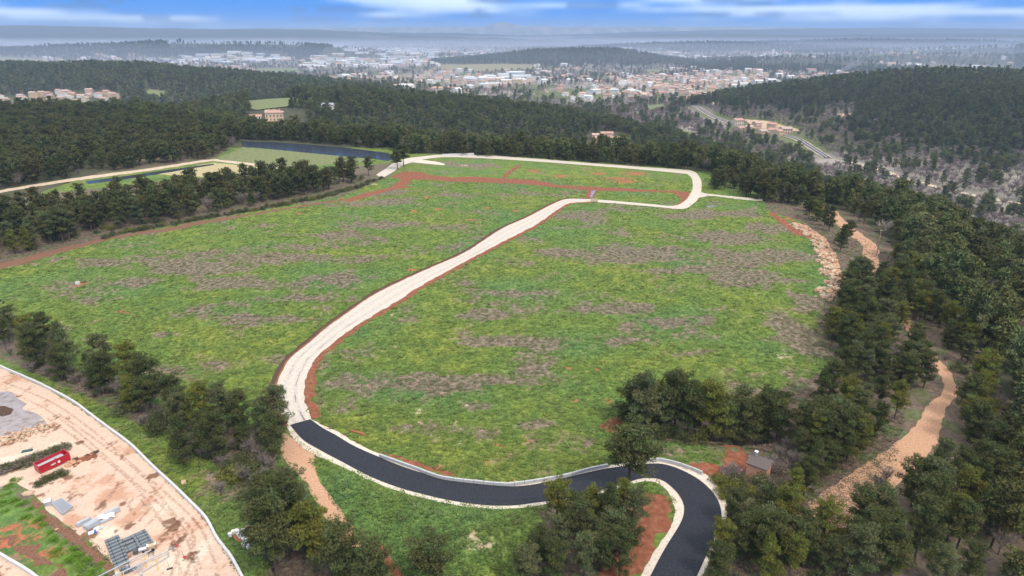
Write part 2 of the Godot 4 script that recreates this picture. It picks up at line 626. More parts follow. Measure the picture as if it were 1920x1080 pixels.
func area_map(polys: Array, rect: Rect2, n: int, big: int) -> PackedByteArray:
	var d := PackedByteArray()
	d.resize(n * n)
	var k := rect.size.x / n
	for poly in polys:
		var lo: Vector2 = poly[0]
		var hi: Vector2 = poly[0]
		for p in poly:
			lo = lo.min(p)
			hi = hi.max(p)
		for y in range(maxi(0, int((lo.y - rect.position.y) / k)), mini(n, int((hi.y - rect.position.y) / k) + 1)):
			for x in range(maxi(0, int((lo.x - rect.position.x) / k)), mini(n, int((hi.x - rect.position.x) / k) + 1)):
				if Geometry2D.is_point_in_polygon(rect.position + Vector2(x + 0.5, y + 0.5) * k, poly):
					d[y * n + x] = 255
	var im := Image.create_from_data(n, n, false, Image.FORMAT_L8, d)
	im.resize(n / 2, n / 2, Image.INTERPOLATE_BILINEAR)
	im.resize(big, big, Image.INTERPOLATE_CUBIC)
	return im.get_data()

func srgb_table() -> PackedByteArray:
	var t := PackedByteArray()
	t.resize(1025)
	for i in 1025:
		var v := i / 1024.0
		t[i] = int(clampf((12.92 * v if v <= 0.0031308 else 1.055 * pow(v, 1.0 / 2.4) - 0.055) * 255.0 + 0.5, 0, 255))
	return t

func paint_field(brown: Array, red: Array, pale: Array, litter: Array, lush: Array) -> ImageTexture:
	var n := FIELD_PX
	var big := grain(0.011, 11, n * 4 / 5, n, n, 6)      # patches drawn out along the rows
	var mid := grain(0.035, 12, n, n, n, 5)
	var fine := grain(0.13, 13, n, n, n, 3)
	var hue := grain(0.006, 14, n * 3 / 4, n, n, 5)
	var dust := grain(0.45, 15, n, n, n, 2)
	var br := blob_map(brown, FIELD, 380, n)
	var rd := blob_map(red, FIELD, 760, n)
	var pl := blob_map(pale, FIELD, 760, n)
	var lt := area_map(litter, FIELD, 380, n)
	var lu := area_map(lush, FIELD, 380, n)
	var tab := srgb_table()
	var out := PackedByteArray()
	out.resize(n * n * 3)
	for i in n * n:
		var a := big[i] * 0.00392
		var b := mid[i] * 0.00392
		var f := fine[i] * 0.00392
		var u := dust[i] * 0.00392
		var s := 0.6 + 0.8 * u
		var jag := (b - 0.5) * 0.5 + (f - 0.5) * 0.5
		var h := hue[i] * 0.00392
		# grass: blue-green to yellow-green
		var g := clampf(f * 0.75 + b * 0.45 - 0.1, 0.0, 1.0)
		var r0 := 0.058 + 0.126 * g
		var g0 := 0.094 + 0.170 * g
		var b0 := 0.027 + 0.028 * g
		var yel := clampf((h - 0.52) * 2.6 + (b - 0.5) * 1.6, 0.0, 1.0)
		var cool := clampf((0.5 - h) * 3.0 + (f - 0.5) * 0.8, 0.0, 1.0)
		r0 -= 0.018 * cool
		b0 += 0.012 * cool
		r0 += 0.075 * yel * g
		g0 += 0.04 * yel * g
		# dead stalks and bare grey-brown soil
		var w := clampf((a * 0.75 + b * 0.25 + br[i] * 0.0019 + jag * 0.55 - 0.612 - lu[i] * 0.001) * 5.0, 0.0, 1.0)
		w *= 0.7 + 0.3 * clampf((f - 0.35) * 4.0, 0.0, 1.0)
		var t := clampf(f * 1.3 - 0.15, 0.0, 1.0)
		r0 = lerpf(r0, 0.090 + 0.165 * t, w)
		g0 = lerpf(g0, 0.073 + 0.130 * t, w)
		b0 = lerpf(b0, 0.056 + 0.098 * t, w)
		var p := clampf((pl[i] * 0.00392 + (f - 0.5) * 1.6 + (u - 0.5) * 0.8 - 0.6) * 2.5, 0.0, 0.8)
		r0 = lerpf(r0, 0.42, p); g0 = lerpf(g0, 0.33, p); b0 = lerpf(b0, 0.24, p)
		var e := clampf((rd[i] * 0.00392 + (f - 0.5) * 1.5 + (u - 0.5) * 0.8 - 0.5) * 2.5, 0.0, 1.0)
		r0 = lerpf(r0, 0.27 + 0.12 * f, e); g0 = lerpf(g0, 0.095 + 0.05 * f, e); b0 = lerpf(b0, 0.05 + 0.03 * f, e)
		var l := clampf((lt[i] * 0.00392 + jag * 1.1 - 0.42) * 3.0, 0.0, 1.0)
		if l > 0.0:
			var v := clampf((b - 0.5) * 5.0, 0.0, 1.0)
			r0 = lerpf(r0, lerpf(0.115, 0.075, v) + 0.07 * t, l)
			g0 = lerpf(g0, lerpf(0.088, 0.100, v) + 0.055 * t, l)
			b0 = lerpf(b0, lerpf(0.066, 0.038, v) + 0.045 * t, l)
		out[i * 3] = tab[mini(1024, int(r0 * s * 1024.0))]
		out[i * 3 + 1] = tab[mini(1024, int(g0 * s * 1024.0))]
		out[i * 3 + 2] = tab[mini(1024, int(b0 * s * 1024.0))]
	field_bytes = out
	return ImageTexture.create_from_image(Image.create_from_data(n, n, false, Image.FORMAT_RGB8, out))

func field_color(p: Vector2) -> Color:
	var q := (p - FIELD.position) / FIELD.size * FIELD_PX
	var i := (clampi(int(q.y), 0, FIELD_PX - 1) * FIELD_PX + clampi(int(q.x), 0, FIELD_PX - 1)) * 3
	return Color8(field_bytes[i], field_bytes[i + 1], field_bytes[i + 2]).srgb_to_linear()

const YARD := Rect2(-125.0, -140.0, 95.0, 95.0)
func paint_yard(mud: Array, orange: Array, pale: Array, ruts: Array) -> ImageTexture:
	var n := 1024
	var big := grain(0.010, 41, n, n, n, 5)
	var mid := grain(0.03, 42, n, n * 3 / 5, n, 4)
	var fine := grain(0.10, 43, n, n, n, 3)
	var dust := grain(0.45, 44, n, n, n, 2)
	var md := blob_map(mud, YARD, 400, n)
	var og := blob_map(orange, YARD, 400, n)
	var pl := blob_map(pale, YARD, 400, n)
	var rut := PackedByteArray()
	rut.resize(n * n)
	for l in ruts:     # wheel tracks: pairs of thin lines
		for side in [-0.9, 0.9]:
			var o := resample(offset_line(l, side), 160)
			for q in o:
				var c: Vector2 = (q - YARD.position) / YARD.size * n
				for y in range(int(c.y) - 3, int(c.y) + 4):
					for x in range(int(c.x) - 3, int(c.x) + 4):
						if x >= 0 and y >= 0 and x < n and y < n and Vector2(x, y).distance_to(c) < 2.6:
							rut[y * n + x] = 255
	var tab := srgb_table()
	var out := PackedByteArray()
	out.resize(n * n * 3)
	for i in n * n:
		var a := big[i] * 0.00392
		var b := mid[i] * 0.00392
		var f := fine[i] * 0.00392
		var s := 0.86 + 0.28 * dust[i] * 0.00392
		var jag := (b - 0.5) * 0.9 + (f - 0.5) * 0.7
		var r0 := 0.50 + 0.10 * f
		var g0 := 0.36 + 0.10 * f
		var b0 := 0.275 + 0.09 * f
		var o := clampf((og[i] * 0.0032 + (a - 0.5) * 0.9 + jag - 0.30) * 2.4, 0.0, 1.0)
		r0 = lerpf(r0, 0.43, o * 0.8); g0 = lerpf(g0, 0.235, o * 0.8); b0 = lerpf(b0, 0.150, o * 0.8)
		var p := clampf((pl[i] * 0.0036 + jag - 0.4) * 2.0, 0.0, 1.0)
		r0 = lerpf(r0, 0.60, p); g0 = lerpf(g0, 0.51, p); b0 = lerpf(b0, 0.41, p)
		var m := clampf((md[i] * 0.0036 + jag * 0.9 + (b - 0.62) * 0.7 - 0.30) * 3.0, 0.0, 1.0)
		r0 = lerpf(r0, 0.17 + 0.06 * f, m); g0 = lerpf(g0, 0.095 + 0.04 * f, m); b0 = lerpf(b0, 0.06 + 0.03 * f, m)
		if rut[i] > 0 and f > 0.42:
			r0 *= 0.72; g0 *= 0.66; b0 *= 0.64
		out[i * 3] = tab[mini(1024, int(r0 * s * 1024.0))]
		out[i * 3 + 1] = tab[mini(1024, int(g0 * s * 1024.0))]
		out[i * 3 + 2] = tab[mini(1024, int(b0 * s * 1024.0))]
	return ImageTexture.create_from_image(Image.create_from_data(n, n, false, Image.FORMAT_RGB8, out))

# ---------------------------------------------------------------- sky
var streak := FastNoiseLite.new()
var bank := FastNoiseLite.new()
func sky_at(az: float, el: float) -> Color:
	# high cloud in drawn-out sheets over clear blue, opening towards the horizon
	var up := maxf(el, 0.002)
	var k := 1.0 / (sin(up) + 0.035)
	var p := Vector2(sin(az), -cos(az)) * cos(up) * k
	var n := streak.get_noise_2d(p.x * 8.0 + 40.0, p.y * 30.0) * 0.55 + bank.get_noise_2d(p.x * 4.5, p.y * 5.0 + 60.0) * 0.9
	var cover := ss(-0.14, 0.34, n + 0.75 * ss(0.24, 0.62, el) - 0.10)
	var blue := Color(0.006, 0.185, 0.60).lerp(Color(0.22, 0.36, 0.62), ss(0.05, 0.5, el))
	var cloud := Color(0.60, 0.72, 0.84).lerp(Color(1.0, 0.985, 0.96), ss(0.15, 0.45, el))
	var low := Color(0.05, 0.26, 0.62)
	var c := blue.lerp(cloud, cover * 0.92)
	c = c.lerp(low, 0.55 * ss(0.022, 0.0, el))
	# small dark scud below the sheet
	var d := bank.get_noise_2d(p.x * 16.0 + 300.0, p.y * 18.0 - 200.0)
	c = c.lerp(Color(0.03, 0.13, 0.36), 0.75 * ss(0.30, 0.42, d) * ss(0.25, 0.05, el))
	return c

func make_sky() -> ImageTexture:
	streak.seed = 5
	streak.frequency = 0.02
	streak.fractal_octaves = 5
	bank.seed = 9
	bank.frequency = 0.02
	bank.fractal_octaves = 4
	var im := Image.create(1024, 512, false, Image.FORMAT_RGBF)
	for y in 512:
		var el := PI * (0.5 - (y + 0.5) / 512.0)
		for x in 1024:
			if y > 262:
				im.set_pixel(x, y, Color(0.22, 0.24, 0.24))
			else:
				im.set_pixel(x, y, sky_at(TAU * ((x + 0.5) / 1024.0 - 0.5), el))
	im.resize(4096, 2048, Image.INTERPOLATE_BILINEAR)
	for y in range(880, 1034):
		var el := PI * (0.5 - (y + 0.5) / 2048.0)
		for x in range(1400, 2700):
			im.set_pixel(x, y, sky_at(TAU * ((x + 0.5) / 4096.0 - 0.5), el))
	return ImageTexture.create_from_image(im)

# ---------------------------------------------------------------- the land and its trees
func land() -> void:
	var xs := PackedFloat32Array()
	var zs := PackedFloat32Array()
	var v := 0.0
	var step := 4.0
	var pos := [0.0]
	while v < 17000.0:
		if v >= 240.0:
			step *= 1.03
		v += step
		pos.append(v)
	for i in range(pos.size() - 1, 0, -1):
		xs.append(-pos[i])
	for p in pos:
		xs.append(p)
	v = 160.0
	step = 4.0
	zs.append(v)
	while v > -19000.0:
		if v < -440.0:
			step *= 1.026
		v -= step
		zs.append(v)
	var nx := xs.size()
	var nz := zs.size()
	var verts := PackedVector3Array()
	var cols := PackedColorArray()
	verts.resize(nx * nz)
	cols.resize(nx * nz)
	for j in nz:
		for i in nx:
			var x := xs[i]
			var z := zs[j]
			var y := hgt(x, z)
			var p := Vector2(x, z)
			if FIELD.has_point(p) and Geometry2D.is_point_in_polygon(p, plateau):
				y -= 0.9
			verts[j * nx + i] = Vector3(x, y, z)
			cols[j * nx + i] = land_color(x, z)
	var nor := PackedVector3Array()
	nor.resize(nx * nz)
	for j in nz:
		for i in nx:
			var a := verts[j * nx + maxi(i - 1, 0)]
			var b := verts[j * nx + mini(i + 1, nx - 1)]
			var c := verts[maxi(j - 1, 0) * nx + i]
			var d := verts[mini(j + 1, nz - 1) * nx + i]
			nor[j * nx + i] = (b - a).cross(d - c).normalized()
	var idx := PackedInt32Array()
	for j in nz - 1:
		for i in nx - 1:
			var a := j * nx + i
			idx.append(a); idx.append(a + nx); idx.append(a + 1)
			idx.append(a + 1); idx.append(a + nx); idx.append(a + nx + 1)
	var arr := []
	arr.resize(Mesh.ARRAY_MAX)
	arr[Mesh.ARRAY_VERTEX] = verts
	arr[Mesh.ARRAY_NORMAL] = nor
	arr[Mesh.ARRAY_COLOR] = cols
	arr[Mesh.ARRAY_INDEX] = idx
	var m := ArrayMesh.new()
	m.add_surface_from_arrays(Mesh.PRIMITIVE_TRIANGLES, arr)
	struct("ground", m, M.ground)

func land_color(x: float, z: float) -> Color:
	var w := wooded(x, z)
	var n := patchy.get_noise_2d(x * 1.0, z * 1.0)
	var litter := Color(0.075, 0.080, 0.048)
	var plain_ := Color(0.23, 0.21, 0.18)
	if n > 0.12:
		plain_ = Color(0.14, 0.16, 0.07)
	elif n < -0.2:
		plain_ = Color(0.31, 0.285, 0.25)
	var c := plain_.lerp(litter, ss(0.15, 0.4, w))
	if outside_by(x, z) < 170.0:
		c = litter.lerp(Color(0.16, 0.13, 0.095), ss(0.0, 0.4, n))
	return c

func free_spot(p: Vector2) -> bool:
	for m in meadows:
		if m[1].has_point(p) and Geometry2D.is_point_in_polygon(p, m[0]):
			return false
	for l in keep_clear:
		if l[2].has_point(p) and line_gap(p, l[0]) < l[1]:
			return false
	return true

func clear_area(poly: PackedVector2Array) -> void:
	var r := Rect2(poly[0], Vector2.ZERO)
	for p in poly:
		r = r.expand(p)
	meadows.append([poly, r])

func clear_line(l: PackedVector2Array, w: float) -> void:
	var r := Rect2(l[0], Vector2.ZERO)
	for p in l:
		r = r.expand(p)
	keep_clear.append([l, w, r.grow(w)])

func in_view(p: Vector2, grow := 30.0) -> bool:
	return p.y < -52.0 and absf(p.x) < -p.y * 0.80 + grow

var towns := []
var built := {}         # cells of 11 m that hold a house
var woods_pine: Node3D
var woods_bare: Node3D
var pine_spots := []    # [pos, scale, wood number]
var bare_spots := []
var shrub_spots := []

func wood(poly: PackedVector2Array, gap: float, size: Vector2, which: int, bare := 0.0, shrub := 0.0) -> void:
	var r := Rect2(poly[0], Vector2.ZERO)
	for p in poly:
		r = r.expand(p)
	var y := r.position.y
	while y < r.end.y:
		var x := r.position.x
		while x < r.end.x:
			var p := Vector2(x + rr(-0.48, 0.48) * gap, y + rr(-0.48, 0.48) * gap)
			var thin := patchy.get_noise_2d(p.x * 12.0, p.y * 12.0)
			if in_view(p) and Geometry2D.is_point_in_polygon(p, poly) and free_spot(p) and thin > -0.36:
				var k := rng.randf()
				var s := rr(size.x, size.y) * (0.8 if thin < -0.15 else 1.0)
				if k < bare:
					bare_spots.append([p, s * rr(0.7, 1.0), which])
				elif k < bare + shrub:
					shrub_spots.append([p, rr(0.8, 1.6), which])
				else:
					pine_spots.append([p, s, which])
			x += gap
		y += gap

func spot_place(p: Vector2, s: float, stretch := 1.0) -> Transform3D:
	return Transform3D(Basis(Vector3.UP, rr(0, TAU)).scaled(Vector3(s, s * stretch, s)), Vector3(p.x, hgt(p.x, p.y) - 0.12, p.y))

func in_town(p: Vector2) -> bool:
	for m in towns:
		if m[1].has_point(p) and Geometry2D.is_point_in_polygon(p, m[0]):
			return true
	return false

func far_woods(pm1: Array, pm2: Array, bm1: Array, bm2: Array) -> void:
	# rings of woodland outside the plateau
	var tr := {}
	var cl := {}
	var key_of := func(k: String) -> void:
		if not tr.has(k):
			tr[k] = []
			cl[k] = PackedColorArray()
	var rings := [[-2000.0, 620.0, 5.6, 1.08, 1], [620.0, 1300.0, 7.2, 1.15, 1], [1300.0, 2700.0, 10.5, 1.35, 2], [2700.0, 4300.0, 13.5, 1.5, 2], [4300.0, 7500.0, 26.0, 2.0, 2]]
	for ring in rings:
		var z: float = -60.0 if ring[0] < 0.0 else -ring[0] * 0.72
		while z > -ring[1]:
			var half := -z * 0.80 + 60.0
			var x := -half
			while x < half:
				var gap: float = ring[2]
				var p := Vector2(x + rr(-0.5, 0.5) * gap, z + rr(-0.5, 0.5) * gap)
				x += gap
				var dist := p.length()
				if dist < ring[0] or dist >= ring[1]:
					continue
				var out := outside_by(p.x, p.y)
				if out <= 0.0:
					continue
				var w := wooded(p.x, p.y)
				var n := patchy.get_noise_2d(p.x, p.y)
				var fine := patchy.get_noise_2d(p.x * 7.0, p.y * 7.0)
				var pine := w > (0.34 if dist < 2400.0 else 0.2) + fine * 0.25 or (w < 0.3 and dist < 900.0 and fine > 0.12) or (out < 110.0 and not (p.x > 165.0 and out > 70.0)) or (w < 0.3 and fine > (0.27 if dist < 1400.0 else 0.36))
				if not pine:
					if fine < -0.08 and n > 0.02 and dist > 1300.0:
						continue
					if p.y < -1500.0 and rng.randf() < 0.30:
						continue
				if in_town(p) and rng.randf() < 0.9:
					continue
				if not free_spot(p) or built.has(Vector2i(p / 11.0)):
					continue
				var s: float = ring[3] * rr(0.75, 1.2)
				var k := rng.randi() % 4
				var f := rr(1.0, 1.7) * (1.0 + fine * 0.35)
				if pine and rng.randf() < 0.94:
					var key := "p%d%d" % [ring[4], k]
					key_of.call(key)
					tr[key].append(spot_place(p, s, rr(0.85, 1.1)))
					cl[key].append(Color(f * rr(0.9, 1.1), f, f * rr(0.9, 1.15)))
				else:
					var key := "b%d%d" % [ring[4], k % 2]
					key_of.call(key)
					tr[key].append(spot_place(p, s * 0.95, rr(0.8, 1.0)))
					f *= 0.85
					cl[key].append(Color(f * 1.0, f * rr(0.9, 1.0), f * rr(0.92, 1.05)))
			z -= ring[2]
	for k in tr:
		var lod := int(k.substr(1, 1))
		var n := int(k.substr(2, 1))
		if k[0] == "p":
			copies("stand", woods_pine, (pm1 if lod == 1 else pm2)[n], M.leaf, tr[k], cl[k])
		else:
			copies("stand", woods_bare, (bm1 if lod == 1 else bm2)[n], M.twig, tr[k], cl[k])

func join(a: ArrayMesh, b: ArrayMesh, ka: Color) -> ArrayMesh:
	# trunk and crown as one mesh for trees that are only seen from afar
	var s := Bag.new()
	var va: PackedVector3Array = a.surface_get_arrays(0)[Mesh.ARRAY_VERTEX]
	for p in va:
		s.v.append(p)
		s.c.append(ka)
	s.v.append_array(b.surface_get_arrays(0)[Mesh.ARRAY_VERTEX])
	s.c.append_array(b.surface_get_arrays(0)[Mesh.ARRAY_COLOR])
	return s.mesh()

func recolour(a: ArrayMesh, k: Color) -> ArrayMesh:
	var s := Bag.new()
	s.v = a.surface_get_arrays(0)[Mesh.ARRAY_VERTEX]
	s.c.resize(s.v.size())
	s.c.fill(k)
	return s.mesh()

# ---------------------------------------------------------------- buildings
var house_meshes := []
func house_shapes() -> void:
	for i in 5:
		rng.seed = 300 + i
		var w := rr(9.0, 14.0)
		var d := rr(7.5, 9.5)
		var h: float = [3.2, 5.6, 6.2, 3.4, 8.0][i]
		var wall := Bag.new()
		var roof := Bag.new()
		var lit := Bag.new()
		var rise := d * 0.19
		wall.box(Vector3(0, h * 0.5 - 1.0, 0), Vector3(w, h + 2.0, d))
		for s in [-1.0, 1.0]:
			wall.tri(Vector3(s * w * 0.5, h, -d * 0.5), Vector3(s * w * 0.5, h + rise, 0), Vector3(s * w * 0.5, h, d * 0.5))
		if i == 0 or i == 3:
			wall.box(Vector3(w * 0.35, 0.4, d * 0.5 + 1.5), Vector3(4.0, 4.4, 3.0))
			roof.box(Vector3(w * 0.35, 2.75, d * 0.5 + 1.6), Vector3(4.6, 0.3, 3.6), Basis(Vector3.RIGHT, 0.22))
		for s in [-1.0, 1.0]:
			var e := d * 0.5 + 0.45
			var drop := rise * 0.45 / (d * 0.5)
			var a := Vector3(-w * 0.5 - 0.35, h - drop + 0.12, s * e)
			var b := Vector3(w * 0.5 + 0.35, h - drop + 0.12, s * e)
			var c := Vector3(w * 0.5 + 0.35, h + rise + 0.12, 0)
			var f := Vector3(-w * 0.5 - 0.35, h + rise + 0.12, 0)
			roof.quad(a, f, c, b)
			roof.quad(a - Vector3(0, 0.2, 0), a, b, b - Vector3(0, 0.2, 0))
		roof.box(Vector3(w * 0.25, h + rise + 0.4, 0.6), Vector3(0.7, 1.4, 0.7))
		var storeys := 1 if h < 4.0 else 2
		for fl in storeys:
			for k in 4:
				lit.box(Vector3(-w * 0.5 + w * (k + 0.5) / 4.0, 1.5 + fl * 2.8, d * 0.5 + 0.02), Vector3(1.0, 1.4, 0.06))
		house_meshes.append([wall.mesh(), roof.mesh(), lit.mesh()])

func house(p: Vector2, turn: float, i: int, s: Vector3, wall: Material, roof: Material, label: String, group: String, windows := false) -> Node3D:
	var o := thing("house", Vector3(p.x, hgt(p.x, p.y), p.y), turn, label, "house", group)
	o.scale = s
	part("wall", house_meshes[i][0], wall, o)
	part("roof", house_meshes[i][1], roof, o)
	if windows:
		part("windows", house_meshes[i][2], M.glass, o).set_meta("kind", "stuff")
	for dx in [-1, 0, 1]:
		for dz in [-1, 0, 1]:
			built[Vector2i((p + Vector2(dx, dz) * 8.0) / 11.0)] = true
	return o

func village(poly: PackedVector2Array, count: int, gap: float, label: String, group: String, dir: float, size := 1.0, windows := false) -> void:
	var r := Rect2(poly[0], Vector2.ZERO)
	for p in poly:
		r = r.expand(p)
	towns.append([poly, r])
	var done := []
	var tries := 0
	while done.size() < count and tries < count * 60:
		tries += 1
		var p := r.position + Vector2(rng.randf(), rng.randf()) * r.size
		if not Geometry2D.is_point_in_polygon(p, poly):
			continue
		var ok := true
		for q in done:
			if q.distance_to(p) < gap:
				ok = false
				break
		if not ok:
			continue
		done.append(p)
		var tone := rng.randi() % 4
		var walls: StandardMaterial3D = [M.wall_cream, M.wall_white, M.wall_ochre, M.wall_rose][tone]
		var tint: String = ["cream", "white", "ochre", "rose"][tone]
		var form := rng.randi() % 5
		var tile := rng.randi() % 3
		var long_ := rr(0.85, 1.3)
		var look: String = ["red-roofed ", "orange-roofed ", "brown-roofed "][tile] + ["low ", "two-storey ", "two-storey ", "low ", "tall "][form] + ("broad " if long_ > 1.1 else "") + tint
		house(p, dir + rr(-0.35, 0.35) + (PI * 0.5 if rng.randf() < 0.3 else 0.0), form, Vector3(long_, rr(0.9, 1.15), rr(0.85, 1.2)) * size, walls, [M.tile_a, M.tile_b, M.tile_c][tile], label % look, group + ", " + look, windows)

func sheds(poly: PackedVector2Array, count: int, gap: float, label: String, group: String, size := 1.0) -> void:
	var r := Rect2(poly[0], Vector2.ZERO)
	for p in poly:
		r = r.expand(p)
	towns.append([poly, r])
	var done := []
	var tries := 0
	while done.size() < count and tries < count * 60:
		tries += 1
		var p := r.position + Vector2(rng.randf(), rng.randf()) * r.size
		if not Geometry2D.is_point_in_polygon(p, poly):
			continue
		var ok := true
		for q in done:
			if q.distance_to(p) < gap:
				ok = false
				break
		if not ok:
			continue
		done.append(p)
		var w := rr(26.0, 85.0) * size
		var d := rr(22.0, 48.0) * size
		var h := rr(6.0, 10.0)
		var k := rng.randi() % 3
		var top := rng.randi() % 3
		var look: String = ("long " if w > 60.0 * size else ("short " if w < 38.0 * size else "")) + ("tall " if h > 8.5 else "") + ["white", "pale grey", "beige"][k] + ["", " grey-roofed", ""][top]
		var o := thing("warehouse", Vector3(p.x, hgt(p.x, p.y), p.y), rr(-0.3, 0.3), label % look, "warehouse", group + ", " + look)
		var b := Bag.new()
		b.box(Vector3(0, h * 0.5 - 1.5, 0), Vector3(w, h + 3.0, d))
		part("wall", b.mesh(), [M.wall_white, M.clad, M.wall_cream][k], o)
		var t := Bag.new()
		t.quad(Vector3(-w * 0.51, h + 0.1, d * 0.51), Vector3(-w * 0.51, h + 1.8, 0), Vector3(w * 0.51, h + 1.8, 0), Vector3(w * 0.51, h + 0.1, d * 0.51))
		t.quad(Vector3(-w * 0.51, h + 1.8, 0), Vector3(-w * 0.51, h + 0.1, -d * 0.51), Vector3(w * 0.51, h + 0.1, -d * 0.51), Vector3(w * 0.51, h + 1.8, 0))
		part("roof", t.mesh(), [M.roof_white, M.roof_grey, M.roof_white][top], o)
		for dx in range(-int(w / 18.0), int(w / 18.0) + 1):
			for dz in range(-2, 4):
				built[Vector2i((p + Vector2(dx, dz) * 10.0) / 11.0)] = true

func manor(p: Vector2) -> void:
	var o := thing("manor_house", Vector3(p.x, hgt(p.x, p.y), p.y), 0.22, "large square cream manor house with shuttered windows and hipped tile roof among pines", "house")
	var w := 17.0
	var d := 12.0
	var h := 8.6
	var b := Bag.new()
	b.box(Vector3(0, h * 0.5 - 2.0, 0), Vector3(w, h + 4.0, d))
	part("wall", b.mesh(), M.wall_ochre, o)
	var c := Bag.new()
	c.box(Vector3(0, h + 0.15, 0), Vector3(w + 0.9, 0.35, d + 0.9))
	part("cornice", c.mesh(), M.wall_cream, o)
	var r := Bag.new()
	var e := Vector3(w * 0.5 + 0.6, h + 0.35, d * 0.5 + 0.6)
	var k := h + 2.6
	r.quad(Vector3(-e.x, e.y, e.z), Vector3(-3, k, 0), Vector3(3, k, 0), e)
	r.quad(Vector3(e.x, e.y, -e.z), Vector3(3, k, 0), Vector3(-3, k, 0), Vector3(-e.x, e.y, -e.z))
	r.tri(Vector3(-e.x, e.y, -e.z), Vector3(-3, k, 0), Vector3(-e.x, e.y, e.z))
	r.tri(e, Vector3(3, k, 0), Vector3(e.x, e.y, -e.z))
	var rf := part("roof", r.mesh(), M.tile_a, o)
	for x in [-5.0, 0.5, 5.0]:
		var q := Bag.new()
		q.box(Vector3(x, k - 0.2, -0.4), Vector3(0.9, 2.2, 0.8))
		part("chimney", q.mesh(), M.wall_ochre, rf)
	for fl in 2:
		for i in 5:
			var q := Bag.new()
			q.box(Vector3(-w * 0.5 + w * (i + 0.5) / 5.0, 2.2 + fl * 3.7, d * 0.5 + 0.03), Vector3(1.3, 2.1, 0.08))
			part("window", q.mesh(), M.shutter, o)
		for i in 3:
			var q := Bag.new()
			q.box(Vector3(w * 0.5 + 0.03, 2.2 + fl * 3.7, -d * 0.5 + d * (i + 0.5) / 3.0), Vector3(0.08, 2.1, 1.3))
			part("window", q.mesh(), M.shutter, o)
	var t := Bag.new()
	t.box(Vector3(-3.0, -0.6, d * 0.5 + 4.0), Vector3(13.0, 1.8, 7.0))
	part("terrace", t.mesh(), M.wall_cream, o)
	for dx in range(-3, 4):
		for dz in range(-2, 5):
			built[Vector2i((p + Vector2(dx, dz) * 6.0) / 11.0)] = true

func villa(p: Vector2) -> void:
	var o := thing("villa", Vector3(p.x, hgt(p.x, p.y) + 0.5, p.y), 0.0, "pink stepped villa with arched terrace and blue pool on wooded slope", "villa")
	var mats := [M.wall_rose, M.wall_salmon, M.wall_ochre, M.wall_rose]
	var blocks := [[Vector3(-1, 3.6, -6), Vector3(12, 9.5, 8)], [Vector3(-9, 1.6, 0), Vector3(8, 6.6, 8)], [Vector3(6, 1.8, 1), Vector3(9, 6.0, 7)], [Vector3(-12, 3.0, -7), Vector3(7, 7.0, 6)]]
	for i in 4:
		var b := Bag.new()
		b.box(blocks[i][0], blocks[i][1])
		part("wall", b.mesh(), mats[i], o)
		var c: Vector3 = blocks[i][0]
		var s: Vector3 = blocks[i][1]
		var r := Bag.new()
		var y := c.y + s.y * 0.5
		var e := s * 0.5 + Vector3(0.5, 0, 0.5)
		r.quad(c + Vector3(-e.x, s.y * 0.5 + 0.05, e.z), Vector3(c.x - e.x, y + 1.5, c.z), Vector3(c.x + e.x, y + 1.5, c.z), c + Vector3(e.x, s.y * 0.5 + 0.05, e.z))
		r.quad(Vector3(c.x - e.x, y + 1.5, c.z), c + Vector3(-e.x, s.y * 0.5 + 0.05, -e.z), c + Vector3(e.x, s.y * 0.5 + 0.05, -e.z), Vector3(c.x + e.x, y + 1.5, c.z))
		part("roof", r.mesh(), M.tile_a if i % 2 == 0 else M.tile_b, o)
		for k in 3:
			var q := Bag.new()
			q.box(Vector3(c.x - s.x * 0.33 + k * s.x * 0.33, c.y + 1.0, c.z + s.z * 0.5 + 0.03), Vector3(1.2, 1.7, 0.08))
			part("window", q.mesh(), M.glass, o)
	var t := Bag.new()
	t.box(Vector3(0, -1.6, 9), Vector3(22, 2.6, 9))
	part("terrace", t.mesh(), M.wall_cream, o)
	var w := Bag.new()
	w.box(Vector3(2, -0.28, 10), Vector3(9, 0.1, 4.5))
	part("pool", w.mesh(), M.pool, o)
	for dx in range(-3, 4):
		for dz in range(-3, 5):
			built[Vector2i((p + Vector2(dx, dz) * 6.0) / 11.0)] = true

# ---------------------------------------------------------------- things in the yard and by the road
func g3(p: Vector2, up := 0.0) -> Vector3:
	return Vector3(p.x, hgt(p.x, p.y) + up, p.y)

func block_wall(called: String, line: PackedVector2Array, length: float, size: Vector2, mat: Material, label: String, lift := 0.0) -> void:
	var total := 0.0
	for i in line.size() - 1:
		total += line[i].distance_to(line[i + 1])
	var n := int(total / length)
	var pts := resample(line, n)
	var o := thing(called, g3(pts[0]), 0.0, label, "wall")
	var kinds := []
	for i in 3:
		var b := Bag.new()
		b.bevel(Vector3(0, size.y * 0.5 - 0.1, 0), Vector3(1.0, size.y + 0.2, size.x), Basis.IDENTITY, 0.035)
		kinds.append(b.mesh())
	var stock: Mesh = kinds[0]
	for i in n:
		var a := pts[i]
		var c := pts[i + 1]
		var m := (a + c) * 0.5
		var q := MeshInstance3D.new()
		q.name = "block"
		q.mesh = stock
		q.material_override = mat
		var d := c - a
		q.transform = Transform3D(Basis(Vector3.UP, -d.angle() + rr(-0.012, 0.012)).scaled_local(Vector3(d.length() - 0.05, rr(0.97, 1.03), 1.0)), g3(m, lift + rr(-0.015, 0.015)) - o.position)
		o.add_child(q, true)

